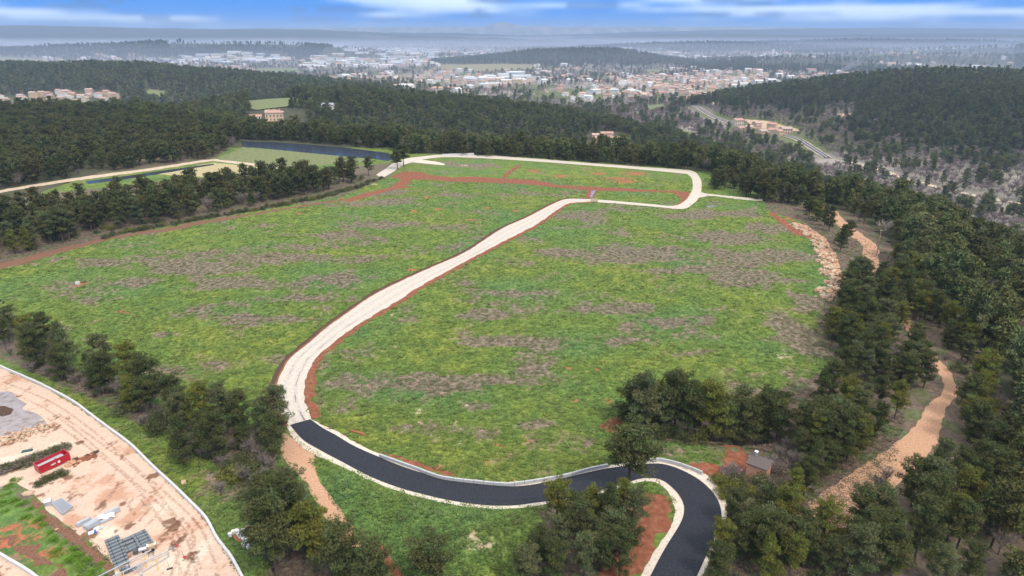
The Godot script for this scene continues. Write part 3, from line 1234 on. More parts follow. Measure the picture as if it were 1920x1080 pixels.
func skip(p: Vector2, q: Vector2) -> void:
	# a roll-off container, open at the top
	var d := q - p
	var l := 6.0
	var o := thing("waste_container", g3((p + q) * 0.5), -d.angle(), "red open-topped roll-off waste container standing on pale sand", "container")
	o.scale = Vector3.ONE * 0.75
	var w := 2.35
	var h := 1.55
	var fl := Bag.new()
	fl.box(Vector3(0, 0.28, 0), Vector3(l, 0.12, w))
	part("floor", fl.mesh(), M.red_paint, o)
	for s in [-1.0, 1.0]:
		var b := Bag.new()
		b.box(Vector3(0, h * 0.5 + 0.25, s * w * 0.5), Vector3(l, h, 0.06))
		for i in 9:
			b.box(Vector3(-l * 0.5 + l * i / 8.0 * 0.99 + 0.03, h * 0.5 + 0.25, s * (w * 0.5 + 0.06)), Vector3(0.09, h, 0.08))
		part("side_panel", b.mesh(), M.red_paint, o)
		var r := Bag.new()
		r.box(Vector3(0, h + 0.30, s * w * 0.5), Vector3(l + 0.14, 0.14, 0.15))
		part("top_rail", r.mesh(), M.red_paint, o)
		var e := Bag.new()
		e.box(Vector3(s * l * 0.5, h * 0.5 + 0.25, 0), Vector3(0.07, h, w))
		part("end_panel", e.mesh(), M.red_paint, o)
		var rl := Bag.new()
		rl.box(Vector3(s * l * 0.5, h + 0.305, 0), Vector3(0.14, 0.13, w - 0.16))
		part("end_rail", rl.mesh(), M.red_paint, o)
		var sk := Bag.new()
		sk.box(Vector3(0, 0.11, s * 0.55), Vector3(l, 0.22, 0.16))
		part("skid", sk.mesh(), M.red_paint, o)
	var f := Bag.new()
	f.box(Vector3(-0.25, 0.8, -0.38), Vector3(5.2, 0.95, 1.25), Basis(Vector3.UP, 0.07))
	part("load", f.mesh(), M.tarp, o)
	var g := Bag.new()
	for i in 10:
		g.box(Vector3(rr(-2.4, 2.6), rr(0.95, 1.25), rr(-0.1, 0.8)), Vector3(rr(0.5, 1.6), 0.12, rr(0.15, 0.5)), Basis.from_euler(Vector3(rr(-0.3, 0.3), rr(-0.5, 0.5), rr(-0.3, 0.3))))
	part("scrap", g.mesh(), M.dark_debris, o).set_meta("kind", "stuff")
	# the painted marks on the long side: a white word-mark bar and a round emblem
	var em := Bag.new()
	em.tube(Vector3(0.75, 1.05, w * 0.5 + 0.10), Vector3(0.75, 1.05, w * 0.5 + 0.115), 0.27, 0.27, 16)
	part("emblem", em.mesh(), M.white, o)
	var wm := Bag.new()
	for i in 5:
		wm.box(Vector3(-0.75 + i * 0.19, 1.1, w * 0.5 + 0.108), Vector3(0.13, 0.26, 0.012), Basis(Vector3.BACK, -0.2))
	wm.box(Vector3(-0.4, 0.92, w * 0.5 + 0.108), Vector3(0.6, 0.05, 0.012))
	part("lettering", wm.mesh(), M.white, o)
	var hook := Bag.new()
	hook.tube(Vector3(l * 0.5 + 0.05, 1.3, -0.25), Vector3(l * 0.5 + 0.35, 1.45, -0.25), 0.04, 0.04, 6)
	hook.tube(Vector3(l * 0.5 + 0.05, 1.3, 0.25), Vector3(l * 0.5 + 0.35, 1.45, 0.25), 0.04, 0.04, 6)
	hook.tube(Vector3(l * 0.5 + 0.35, 1.45, -0.27), Vector3(l * 0.5 + 0.35, 1.45, 0.27), 0.04, 0.04, 6)
	part("hook", hook.mesh(), M.red_paint, o)

func mesh_roll(p: Vector2, turn: float, l: float, r: float, up: float, label: String, group: String) -> void:
	# wire mesh wound up in a thick roll, bound with two straps
	var o := thing("mesh_roll", g3(p, up), turn, label, "roll", group)
	var b := Bag.new()
	var n := 18
	for i in n:
		for s in 9:
			var a := TAU * i / n
			var c := TAU * (i + 1) / n
			var x0 := -l * 0.5 + l * s / 9.0
			var x1 := x0 + l / 9.0 * 0.82
			var q := r * (0.93 + 0.07 * ((i + s) % 2))
			b.quad(Vector3(x0, r + cos(a) * q, sin(a) * q), Vector3(x1, r + cos(a) * q, sin(a) * q), Vector3(x1, r + cos(c) * q, sin(c) * q), Vector3(x0, r + cos(c) * q, sin(c) * q))
	b.tube(Vector3(-l * 0.49, r, 0), Vector3(l * 0.49, r, 0), r * 0.9, r * 0.9, 14)
	part("winding", b.mesh(), M.steelgrey, o)
	for s in [-0.3, 0.3]:
		var t := Bag.new()
		t.tube(Vector3(l * s - 0.03, r, 0), Vector3(l * s + 0.03, r, 0), r * 1.02, r * 1.02, 16)
		part("strap", t.mesh(), M.black, o)

func bar_bundle(p: Vector2, q: Vector2, bars: int, layers: int, label: String) -> void:
	var d := q - p
	var l := d.length()
	var o := thing("profile_bundle", g3((p + q) * 0.5), -d.angle(), label, "metal profiles", "bundles of metal profiles in the yard")
	for s in [-0.3, 0.3]:
		var t := Bag.new()
		t.box(Vector3(l * s, 0.05, 0), Vector3(0.1, 0.1, bars * 0.17))
		part("bearer", t.mesh(), M.wood, o)
	for k in layers:
		for i in bars - k:
			var b := Bag.new()
			b.box(Vector3(rr(-0.12, 0.12), 0.17 + k * 0.145, (i - (bars - k - 1) * 0.5) * 0.165), Vector3(l, 0.13, 0.145))
			part("profile", b.mesh(), M.galv, o)

func bucket(p: Vector2, mat: Material, label: String, s := 1.0, up := 0.0) -> void:
	var o := thing("bucket", g3(p, up), rr(0, TAU), label, "bucket", "buckets left beside the yard wall")
	var b := Bag.new()
	b.tube(Vector3.ZERO, Vector3(0, 0.42 * s, 0), 0.17 * s, 0.2 * s, 14)
	part("body", b.mesh(), mat, o)
	var r := Bag.new()
	r.tube(Vector3(0, 0.40 * s, 0), Vector3(0, 0.44 * s, 0), 0.215 * s, 0.215 * s, 14)
	part("lid", r.mesh(), mat if mat != M.white else M.wall_white, o)

func log_or_sheet(called: String, p: PackedVector2Array, y: float, thick: float, mat: Material, label: String, category: String, boards := 6) -> void:
	# a flat lying platform of boards between four ground corners
	var o := thing(called, g3(p[0], y), 0.0, label, category)
	for i in boards:
		var f := (i + 0.04) / boards
		var g := (i + 0.96) / boards
		var a := p[0].lerp(p[1], f)
		var c := p[0].lerp(p[1], g)
		var e := p[3].lerp(p[2], g)
		var h := p[3].lerp(p[2], f)
		var b := Bag.new()
		var q := []
		for w in [a, c, e, h]:
			q.append(g3(w, y + thick) - o.position)
		b.quad(q[0], q[3], q[2], q[1])
		for k in 4:
			var u: Vector3 = q[k]
			var v: Vector3 = q[(k + 1) % 4]
			b.quad(u - Vector3(0, thick, 0), u, v, v - Vector3(0, thick, 0))
		part("board", b.mesh(), mat, o)

func beam(parent: Node3D, called: String, a: Vector3, b: Vector3, w: float, mat: Material) -> void:
	var g := Bag.new()
	var d := b - a
	var x := d.normalized()
	var y := Vector3.UP if absf(x.y) < 0.9 else Vector3.BACK
	var z := x.cross(y).normalized()
	g.box((a + b) * 0.5 - parent.position, Vector3(d.length(), w, w), Basis(x, z.cross(x), z))
	part(called, g.mesh(), mat, parent)

# ---------------------------------------------------------------- the scene
func _ready() -> void:
	# camera
	var cam := Camera3D.new()
	cam.name = "camera"
	cam.position = EYE
	cam.rotation_degrees = Vector3(-20.541, 0, 0)
	cam.fov = 45.715
	cam.near = 0.5
	cam.far = 60000.0
	add_child(cam)
	cam.current = true
	# sky, haze and exposure
	var env := Environment.new()
	env.background_mode = Environment.BG_SKY
	env.sky = Sky.new()
	var pano := PanoramaSkyMaterial.new()
	pano.panorama = make_sky()
	env.sky.sky_material = pano
	env.background_energy_multiplier = 1.0
	env.tonemap_mode = Environment.TONE_MAPPER_LINEAR
	env.tonemap_exposure = 1.75
	env.fog_enabled = true
	env.fog_density = 0.0001
	env.fog_light_color = Color(0.74, 0.85, 1.0)
	env.volumetric_fog_enabled = true
	env.volumetric_fog_density = 0.0
	env.sdfgi_enabled = true
	env.ssao_enabled = true
	env.ssil_enabled = true
	var world := WorldEnvironment.new()
	world.name = "world"
	world.environment = env
	add_child(world)
	# a veiled sun, high behind the camera's shoulder
	var sun := DirectionalLight3D.new()
	sun.name = "sun"
	sun.rotation_degrees = Vector3(-52, 38, 0)
	sun.light_energy = 0.5
	sun.light_color = Color(1.0, 0.955, 0.90)
	sun.light_angular_distance = 12.0
	sun.shadow_enabled = true
	add_child(sun)

	# morning mist lying over the plain
	for m in [[Vector3(0, -33, -8200), Vector3(30000, 92, 13000), 0.00016], [Vector3(600, -45, -9500), Vector3(30000, 70, 10000), 0.00026]]:
		var mist := FogVolume.new()
		mist.name = numbered("mist")
		mist.shape = RenderingServer.FOG_VOLUME_SHAPE_BOX
		mist.position = m[0]
		mist.size = m[1]
		var air := FogMaterial.new()
		air.density = m[2]
		air.albedo = Color(0.90, 0.93, 1.0)
		mist.material = air
		add_child(mist)
		tag(mist, "", "", "", "stuff")

	plateau = P2([-545.4, -592.2, -429.9, -588.3, -336, -580.5, -254.2, -527.7, -177, -450.4, -105.8, -427.8, -69.1, -415.3, -59.1, -390.3, -39.6, -392.1, 11.8, -378.9, 86.8, -346.6, 97.3, -335.3, 105.9, -286, 119.6, -267.8, 130.7, -254.9, 120.6, -201.7, 108.3, -165.6, 101.7, -139.4, 92.9, -115.3, 81.7, -95.8, 72.5, -81.2, 66, -68.7, 75, 60, -420, 60, -620, -200])
	hills = PackedFloat32Array([-165, -860, 200, 150, 0.00, 54, 1, 70, -720, 110, 90, 0.30, 16, 1, -330, -700, 170, 120, 0.00, 22, 1, 720, -1230, 270, 170, 0.00, 47, 1, 650, -820, 155, 160, 0.00, 58, 1, 1080, -1150, 260, 200, 0.00, 34, 1, -760, -1500, 300, 150, 0.00, 41, 1, -1350, -1700, 420, 190, 0.00, 58, 1, -420, -1290, 230, 110, 0.10, 26, 1, 130, -3050, 280, 190, 0.00, 45, 1, 430, -3020, 170, 150, 0.00, 30, 1, 1060, -2650, 230, 170, 0.00, 44, 1, 1850, -3200, 520, 220, 0.00, 40, 1, 1500, -1850, 450, 180, 0.00, 26, 1, -2190, -4100, 750, 250, 0.00, 55, 1, -1300, -3900, 500, 200, 0.00, 48, 1, -5200, -8600, 2200, 650, 0.00, 158, 1, -9500, -9000, 2600, 800, 0.00, 162, 1, -2500, -9400, 1300, 450, 0.00, 120, 1, -600, -8000, 1200, 380, 0.00, 70, 1, -1500, -11000, 1400, 500, 0.00, 120, 1, -230, -14500, 190, 400, 0.00, 105, 0, 150, -14600, 420, 500, 0.00, 34, 0, 300, -15000, 4200, 900, 0.00, 158, 0, 6500, -15500, 3500, 1000, 0.00, 168, 0, -6000, -15500, 4000, 1000, 0.00, 150, 0, 3300, -6200, 1300, 330, 0.00, 60, 1, 1400, -5200, 700, 250, 0.00, 52, 1, 5200, -8600, 1900, 480, 0.00, 110, 1, 2500, -9500, 1600, 420, 0.00, 105, 1, 7500, -11500, 2600, 700, 0.00, 145, 1, 3200, -12000, 2600, 600, 0.00, 132, 1, 11000, -13000, 3000, 800, 0.00, 155, 1, 3200, -4300, 800, 250, 0.00, 45, 1])
	pit = P2([15.2, -103.8, 18.7, -107.3, 23.6, -110.3, 34.1, -112.9, 44.3, -113.3, 51.6, -111.3, 50.7, -104, 46.1, -99.3, 41.7, -97.1, 38.5, -97.2, 35.2, -98.3, 29.1, -99, 25.5, -99.6, 20.6, -100.8, 18.5, -101.9])
	slope_line = P2([-32.3, -93.5, -27.1, -91.6, -22.2, -88.3, -17.7, -85.7, -13.4, -83.8, -8.8, -82.2, -4, -81.3, 0, -81.2, 3.5, -81.6, 11.1, -83.8, 16.9, -85.9])
	swell.seed = 8
	swell.frequency = 0.0016
	swell.fractal_octaves = 3
	patchy.seed = 17
	patchy.frequency = 0.0035
	patchy.fractal_octaves = 4
	make_materials()
	for k in [["wall_cream", 0.55, 0.47, 0.37], ["wall_white", 0.66, 0.645, 0.62], ["wall_ochre", 0.56, 0.42, 0.28], ["wall_rose", 0.52, 0.36, 0.29], ["wall_salmon", 0.50, 0.26, 0.18], ["tile_a", 0.42, 0.25, 0.19], ["tile_b", 0.47, 0.34, 0.27], ["tile_c", 0.40, 0.31, 0.26], ["clad", 0.40, 0.44, 0.50], ["roof_white", 0.62, 0.64, 0.66], ["roof_grey", 0.34, 0.36, 0.39], ["shutter", 0.16, 0.14, 0.13]]:
		M[k[0]] = plain(k[1], k[2], k[3], 0.85)
	print("setup ", Time.get_ticks_msec())
	land()
	print("land ", Time.get_ticks_msec())
	near_ground()
	print("near ", Time.get_ticks_msec())
	far_ground()
	buildings()
	print("buildings ", Time.get_ticks_msec())
	trees()
	print("trees ", Time.get_ticks_msec())
	yard()
	roadside()
	weeds()
	print("done ", Time.get_ticks_msec())

var bare_polys := []
func near_ground() -> void:
	# where dead stalks, bare red earth and pale rubble show in the grass
	var brown := [-99.4, -191.5, 17.4, 7.1, -104.5, -179.9, 9, 4.5, -73.8, -177.7, 14.8, 5.7, -75.7, -200.7, 21.4, 4.9, -66.8, -210.1, 7.7, 4.1, -121.1, -196.5, 9.7, 4.7, -61.7, -151.5, 7.7, 3, -65.8, -225.5, 11, 4.7, -50.1, -239.4, 15.4, 4.5, -80.5, -143.7, 3.1, 2.1, -55.5, -165.6, 9.7, 3.1, -51.3, -182.1, 9.1, 3.2, 28.6, -254.9, 12.2, 7.6, 44.6, -201.7, 16.5, 8.4, 51.5, -189, 7.8, 5.4, 66.4, -182.1, 12.1, 7.4, 76, -201.7, 13.2, 7.8, 75.5, -254.9, 16.3, 6.7, 91.9, -232.3, 9.4, 10.1, 5.7, -169.4, 11.3, 3.6, -6.5, -154.8, 7.9, 3.1, 22.7, -158.3, 8, 2.9, 32.3, -160, 5.4, 2.5, -8.5, -121.7, 10.7, 2.5, 2.7, -125.2, 2.6, 2.6, -13.7, -119.5, 6.3, 2, 3.8, -105.7, 3.8, 1.6, 38.2, -133.9, 4.6, 2.1, -22.5, -104, 5.6, 1.6, 26.3, -139.4, 6, 2.6, -2.4, -139.4, 7.2, 2, 16.9, -207.2, 8.5, 4.6, 75, -165.6, 4.2, 7.1, 64.5, -145.2, 3.7, 9.6, 65.3, -135.2, 4.7, 4.1, -5.9, -111.3, 4, 1.6, 37.3, -151.5, 7.7, 2.6, -27.8, -355.5, 13.9, 7.8, -46.3, -292.2, 13.9, 4.3, -13.7, -287, 13.7, 4.1, -56.4, -272.4, 15.2, 4.7, 70.3, -222.3, 16.2, 6.6]
	var red := [-97.6, -157.2, 1.1, 1, -118.8, -175.6, 1.2, 1.3, -118.9, -177.7, 1.5, 1.3, -96.5, -156.5, 1.6, 0.7, -49.1, -152.5, 0.6, 0.7, 11.6, -113.3, 0.9, 0.6, 17.6, -113.3, 0.9, 0.6, 17.9, -111.9, 0.6, 0.4, 2.7, -99.8, 0.6, 0.5, -2.5, -98.5, 0.9, 0.5, -4.7, -93.6, 0.4, 0.3, -9.7, -91.4, 1.2, 0.7, -11.9, -92.2, 0.7, 0.4, 17.2, -125.9, 0.8, 0.5, -29.6, -189, 1.9, 1.4, -26.3, -187.6, 1.2, 1, 1, -259.1, 1.7, 1.7, -81.7, -254.9, 1.6, 1.7, -71.2, -280, 1.3, 2, -35.8, -282, 1.8, 2, -10.5, -263.4, 1.7, 1.8, -29.3, -261.7, 2.1, 1.7, -38.3, -259.1, 1.7, 1.7, -15.8, -245.4, 1.2, 1.5, 11, -126.4, 0.9, 0.5, 52.1, -314.8, 6.2, 4.9, 60.2, -334, 6.5, 5.5, 23.1, -327.3, 3.9, 4, 10.7, -340.9, 3.7, 4.3, 41.9, -334, 3.7, 4.1, 50.5, -320.9, 7.6, 3.8, -69.8, -78.3, 2, 1.3, -66.1, -75.6, 1.6, 1.1, -68.7, -75.6, 2.5, 1.3, -66.8, -78.3, 1.2, 1.1, -61.6, -73, 1.9, 1, -69.4, -74.6, 2.2, 1.3, -64.1, -73, 1.8, 0.9, -55.5, -73.5, 1.3, 0.9, 70, -135.2, 1.2, 0.8, 103.1, -246.9, 2, 3.1]
	var pale := [-17.1, -109.4, 0.8, 1.5, -16.2, -105.7, 0.8, 1.1, 57.7, -131.8, 1.8, 1.6, -9, -99, 0.5, 0.6, -8.7, -111.3, 0.4, 0.6, -63.3, -308.8, 1.9, 2.4, -10.5, -105.7, 0.6, 0.5, -0.8, -88, 2.5, 0.7, -5.9, -76.7, 1.5, 0.9, -4.4, -75.6, 1.8, 0.8, 2.9, -75.1, 0.9, 0.6, -29.5, -154.8, 0.7, 0.7, -25, -355.5, 2.2, 3.1]
	var litter := [P2([-131.1, -151.5, -114.3, -143.7, -90.3, -126.4, -73, -116.3, -61.2, -108.4, -46, -104, -40.5, -103.1, -38.2, -94.3, -35.1, -90, -27.8, -81.2, -21.5, -73.5, -15.7, -65.2, -30.1, -65.2, -33.6, -75.6, -39.1, -84.8, -49.8, -94, -57.9, -101.4, -66.6, -104.8, -77.9, -112.3, -92.6, -121.3, -120, -136.6]),
		P2([16.8, -103.1, 19.1, -106.6, 25.6, -110.3, 44.1, -112.9, 66.1, -126.4, 73.3, -151.5, 86.8, -173.5, 99.9, -207.2, 105.6, -243.1, 99.5, -259.1, 103.9, -280, 138.8, -272.4, 138.8, -201.7, 111.7, -124, 67.4, -65.2, 22.3, -65.2, 25.6, -71.6, 29.9, -78.3, 32.1, -84.8, 31.6, -88, 34.7, -90, 38.2, -94.3, 38.5, -96.6, 29, -98.6, 20, -100.3]),
		P2([-76.9, -88.7, -72.1, -85.4, -66.6, -80.9, -61.7, -77.7, -57.1, -74.7, -52.1, -71, -49.7, -67.8, -52.1, -68.7, -56.1, -71.6, -61.1, -75.1, -65.7, -78.3, -70.6, -82.3, -75, -84.8]),
		P2([-156.9, -182.1, -152.5, -192.9, -148.7, -201.7, -136.7, -221.6, -106.9, -251.7, -72.1, -283.9, -57.8, -327.3, -63.7, -363.2, -96.9, -343.7, -125.7, -334, -163.6, -314.8, -197.7, -290.1, -218.8, -263.4]), P2([-257.2, -254.9, -218.5, -287, -202.2, -317.2, -162, -371.3, -173.5, -441.1, -198.6, -503.2, -512.6, -706.1, -726.2, -706.1]),
		P2([2.6, -65.2, 1.8, -72.5, 3.8, -78.3, 7.8, -82.3, 16.9, -86.1, 20.9, -85.4, 19.1, -78.3, 16.3, -72.5, 12.4, -65.2])]
	var img := paint_field(brown, red, pale, litter, [P2([-30.9, -92.9, -21.4, -88, -12.6, -83.8, -4.6, -81.4, 3.1, -81.7, 3.8, -78.3, 1.8, -72.5, 1.3, -67.8, -10.8, -67.8, -17.5, -75.6, -23.1, -81.2])])
	M.field = StandardMaterial3D.new()
	M.field.albedo_texture = img
	M.field.roughness = 0.95
	M.field.metallic_specular = 0.2
	M.field.texture_repeat = false
	# the grass field: the top of the plateau in cells of two metres
	var g := Bag.new()
	var cell := 2.0
	for i in 190:
		for j in 190:
			var a := FIELD.position + Vector2(i, j) * cell
			var q := [a, a + Vector2(cell, 0), a + Vector2(cell, cell), a + Vector2(0, cell)]
			var inside := 0
			for p in q:
				if Geometry2D.is_point_in_polygon(p, plateau):
					inside += 1
			if inside == 0:
				continue
			var w := []
			for p in q:
				w.append(Vector3(p.x, hgt(p.x, p.y), p.y))
			g.quad(w[0], w[1], w[2], w[3])
			for k in [0, 1, 2, 0, 2, 3]:
				g.uv.append((q[k] - FIELD.position) / FIELD.size)
	struct("field", g.mesh(), M.field)

	# roads
	var sh_up := P2([-36.3, -106.4, -32.8, -103.8, -29.4, -101.4, -26.3, -98.6, -21.7, -95.5, -15.9, -92.3, -11.2, -89.6, -6, -88.4, -3, -87.9, 0, -87.6, 4.1, -88.4, 8.7, -89.8, 11.8, -91, 15.3, -92.3, 19.8, -93.3, 24, -93.7, 26.4, -92.7, 28.7, -91.2, 30.5, -89.5, 31.4, -86.6, 31.4, -82.9, 30.7, -80.3, 29.4, -77.5, 26, -71.7, 23.3, -67.4, 21.4, -64.4])
	var sh_lo := P2([-39.5, -104.1, -36.4, -99.3, -32.3, -95.5, -27.3, -92.4, -22.4, -89, -17.8, -86.3, -13.5, -84.5, -8.9, -82.9, -4, -82, 0, -82, 3.2, -82.5, 11.2, -84.7, 16.6, -86.8, 20.2, -88.3, 22.3, -88, 23.6, -86.1, 23.9, -83.3, 23.5, -80.6, 22.2, -77.7, 18.9, -72.7, 15.8, -67.4, 13.9, -64.4])
	var as_up := P2([-36.1, -106.3, -33.1, -103.4, -30.2, -101.1, -26.6, -98, -22, -94.9, -17.3, -92, -12.9, -89.9, -7.7, -88.3, -3.3, -87.4, 0, -87, 3.4, -87.5, 6.7, -88.6, 10.2, -89.9, 14.5, -91.4, 18.8, -92.4, 22.4, -92.9, 24.4, -92.7, 26.6, -91.4, 28.7, -89.1, 30, -86.4, 30.5, -83.4, 30.1, -80.5, 29.2, -78.2, 25.5, -71.9, 22.8, -67.4, 20.9, -64.4])
	var as_lo := P2([-39.1, -104.3, -35.6, -99.8, -31.6, -96.5, -27.2, -93.2, -22.3, -89.6, -17.8, -87, -13.6, -85.2, -8.9, -83.6, -4.1, -82.6, 0, -82.5, 3.2, -83.1, 7.1, -83.9, 11.2, -85.3, 16.7, -87.5, 20.3, -89, 23, -88.7, 24.6, -86.2, 25.2, -83.4, 24.8, -80.9, 23.5, -78.2, 20.4, -73.4, 17.1, -67.8, 14.9, -64.4])
	struct("road_shoulder", ribbon(sh_up, sh_lo, 0.05, 130, 0.3, 0.0, 3), M.shoulder)
	struct("asphalt_road", ribbon(as_up, as_lo, 0.10, 150, 0.0, 0.03), M.asphalt)
	var gr_l := P2([-39.3, -104.3, -42.7, -109.4, -44.6, -113.3, -46.4, -120.2, -47.1, -129.5, -46.3, -134.4, -45, -139.4, -43.6, -146.1, -41.5, -153.1, -35.9, -169.4, -26.2, -186.7, -14.6, -205.6, -3.8, -232.3, 6, -249.3, 14.9, -266.9, 19.7, -275.2, 23.7, -279, 32.5, -278.5])
	var gr_r := P2([-36, -106.3, -37.2, -109, -39.5, -114.1, -41.2, -121.1, -41.7, -129, -41, -133.9, -39.6, -139.4, -37.8, -145.2, -35.1, -151.5, -30.1, -162.6, -23.6, -177.7, -11.1, -201.7, -1.8, -219.1, 9.1, -239.4, 16.5, -257.4, 20.7, -266.9, 24.5, -271.9, 32, -273.8])
	struct("gravel_road", ribbon(gr_l, gr_r, 0.075, 160, 0.35, 0.06, 4), M.limestone)
	for f in [0.27, 0.36, 0.66, 0.74]:
		var a := resample(gr_l, 150)
		var b := resample(gr_r, 150)
		var l := PackedVector2Array()
		for i in a.size():
			l.append(a[i].lerp(b[i], f))
		struct("wheel_rut", ribbon(offset_line(l, -0.16), offset_line(l, 0.16), 0.135, 150, 0.22, 0.0, int(f * 100)), M.rut)
	var ja := resample(as_up, 140)
	var jb := resample(as_lo, 140)
	for f in [[0.5, 0.06], [0.26, 0.14], [0.74, 0.14]]:
		var l := PackedVector2Array()
		for i in ja.size():
			l.append(ja[i].lerp(jb[i], f[0]))
		struct("asphalt_seam", ribbon(offset_line(l, -f[1]), offset_line(l, f[1]), 0.136, 140, 0.05, 0.0, 40), M.seam)
	struct("earth_verge", ribbon(offset_line(gr_r, -0.1), offset_line(gr_r, 0.95), 0.04, 170, 1.3, 0.05, 5), M.red)
	struct("earth_verge", ribbon(offset_line(gr_l, 0.1), offset_line(gr_l, -0.8), 0.04, 170, 0.45, 0.05, 6), M.red)
	struct("earth_verge", ribbon(offset_line(gr_l, -0.6), offset_line(gr_l, -1.3), 0.035, 170, 0.55, 0.12, 7), M.soil)
	struct("gravel_road", ribbon(P2([32.1, -278.5, 41.6, -275.2, 55.9, -269.6, 64.2, -266.5, 70.5, -274.2, 77.2, -290.1, 81.9, -305.4, 85.4, -322.2, 85.5, -330, 83.7, -333.3, 64.6, -343.7, 38.9, -355.5, 11.4, -367.2, -17.6, -377.1, -38.4, -379.7, -49.2, -371.3, -53.8, -363.2, -57.6, -351, -58.8, -338.1, -61.8, -320.9]), P2([31.6, -273.8, 43.1, -270.5, 57.1, -265.1, 66.9, -261.7, 73.7, -271.5, 79.6, -284.9, 85.6, -305.4, 89.2, -322.2, 90.3, -338.1, 85.9, -343, 65.8, -351, 39.6, -362.4, 11.7, -375.5, -18, -386.7, -39.2, -388.5, -51, -381.4, -58.3, -374.6, -62.6, -361.6, -64, -346.6, -66, -330]), 0.08, 170, 0.25, 0.05, 8), M.limestone)
	struct("path", ribbon(P2([81.4, -292.2, 84.5, -288, 94.3, -282.9, 104.1, -278.5]), P2([78.1, -281, 84.7, -284.4, 93.1, -279, 102.8, -274.7]), 0.07, 30, 0.3, 0.0, 9), M.limestone)
	struct("path", ribbon(P2([-52.3, -372.9, -41.4, -366.4, -35, -358.5]), P2([-54.1, -364.8, -45, -360.1, -35.5, -355.5]), 0.07, 16, 0.3, 0.0, 10), M.shoulder)
	# bare red earth cuts
	var cuts := [[-58.4, -327.3, -54.3, -338.1, -45, -338.1, -41.6, -331.3, -28, -323.5, -17.9, -326, -7.6, -322.2, -3.8, -320.9, 10, -318.4, 21.8, -306.5, 33.5, -303.1, 45.2, -300.8, 61, -296.4, 72.7, -294.3, 72, -291.1, 55.6, -292.7, 44.2, -293.8, 33.9, -295.4, 21.4, -300.8, 9.7, -306.5, -4.9, -311.2, -27.2, -313.6, -40.1, -318.4, -47.3, -319.7, -46.8, -308.8, -51.1, -300.8, -53.9, -303.1, -52.4, -317.2], [-70.3, -276.1, -62.3, -291.1, -53.7, -302, -45.8, -305.4, -44.8, -302, -51.8, -297.5, -59, -286, -66.4, -273.3], [3.9, -358.5, 5.6, -358.5, 0.5, -338.1, -3.8, -320.9, -5.6, -320.9, -2.6, -338.1], [33.2, -295.4, 37.3, -294.3, 34.1, -281, 30.4, -281], [68.9, -295.4, 76.4, -292.2, 74.1, -280, 69.8, -269.6, 66, -265.1, 66, -268.7, 70.7, -280, 69.4, -290.1], [-151.6, -183, -150.1, -189.5, -144.8, -197.5, -140.7, -208.4, -134.9, -218.5, -127.3, -226.9, -117.2, -231.2, -114.4, -236.5, -105.1, -245.4, -89, -260.8, -70.3, -276.1, -71, -279, -89.8, -263.4, -106.5, -248.9, -116.7, -241.6, -119.2, -235.8, -129, -230.2, -136.7, -221.6, -143.5, -213, -148.6, -203.4, -153.9, -194.9, -154.9, -187.6], [14.9, -103.6, 18.3, -107.2, 20.1, -108.1, 20.5, -104.3, 21.6, -101.2, 21, -100.4, 18.4, -101.7], [27.4, -90.9, 28.7, -93.7, 33.3, -92.6, 34.5, -94.3, 35.8, -97.1, 35, -98.5, 38.2, -98.6, 38.6, -96.1, 37.8, -92.6, 35.7, -89.8, 32.1, -89.1, 30, -90.3], [17.9, -82.3, 20.3, -84.5, 22.4, -85.3, 23.3, -83.5, 23.2, -80.9, 22.1, -78, 20.3, -74.8, 18.1, -71.6, 15.9, -67.7, 10.8, -67.7, 12, -72.5, 15.5, -76.9], [-76.5, -78.3, -71.5, -77.5, -66.9, -75.1, -61.8, -72.3, -57.3, -69.5, -55, -67.4, -56.5, -67.4, -61, -70.4, -65.9, -73, -70.7, -75.4, -74.9, -76.1], [-72.1, -85.2, -66.4, -80.6, -61.5, -77.4, -56.9, -74.4, -51.9, -70.6, -50.4, -68.3, -52.4, -69.5, -56.9, -72.9, -61.4, -75.8, -67, -79.8, -71.9, -84], [-23, -96.5, -16.2, -92.6, -10.9, -90.2, -8.3, -89.2, -10.1, -90.6, -16.4, -93.9, -21.7, -96.6], [100.8, -230.9, 102.6, -223.6, 100.8, -221, 96.8, -225.5, 98, -254.9, 100.6, -256.6], [-18.1, -76.7, -16.9, -75.4, -15.2, -72.5, -13.5, -69.2, -14.2, -68.9, -16.1, -72, -18.5, -75.8], [21.2, -265.1, 7.6, -236.5, 0, -223.6, 0.4, -227.5, 10, -248.5, 17.9, -263.4]]
	for i in cuts.size():
		bare_polys.append(P2(cuts[i]))
		struct("bare_earth", sheet(rough_edge(P2(cuts[i]), 2.4 if i in [0, 5, 8, 9] else 1.1, 60 + i), 2.0, 0.022 + 0.001 * i), M.brown_earth if i in [5, 9, 10] else M.red)
	struct("puddle", sheet(rough_edge(P2([34.5, -294.3, 36.7, -295.4, 34.9, -288, 33.6, -282, 32.7, -282, 33.8, -288]), 0.5, 91), 2.0, 0.06), M.mudwater)
	struct("puddle", sheet(rough_edge(P2([77.3, -266.9, 80.3, -268.7, 82, -266.9, 79.3, -264.3, 77.2, -264.3]), 0.5, 92), 2.0, 0.03), M.mudwater)
	# tracks
	struct("dirt_track", ribbon(P2([-39.4, -101.9, -38.2, -96.6, -34.9, -91.4, -31.5, -87.6, -28.2, -82.9, -24.8, -78.3, -22.7, -76]), P2([-32.4, -95.5, -32.1, -93.2, -30, -88.7, -27.8, -85.8, -24.9, -82.1, -22.6, -78.9, -21, -76.3]), 0.045, 60, 0.5, 0.0, 11), M.track)
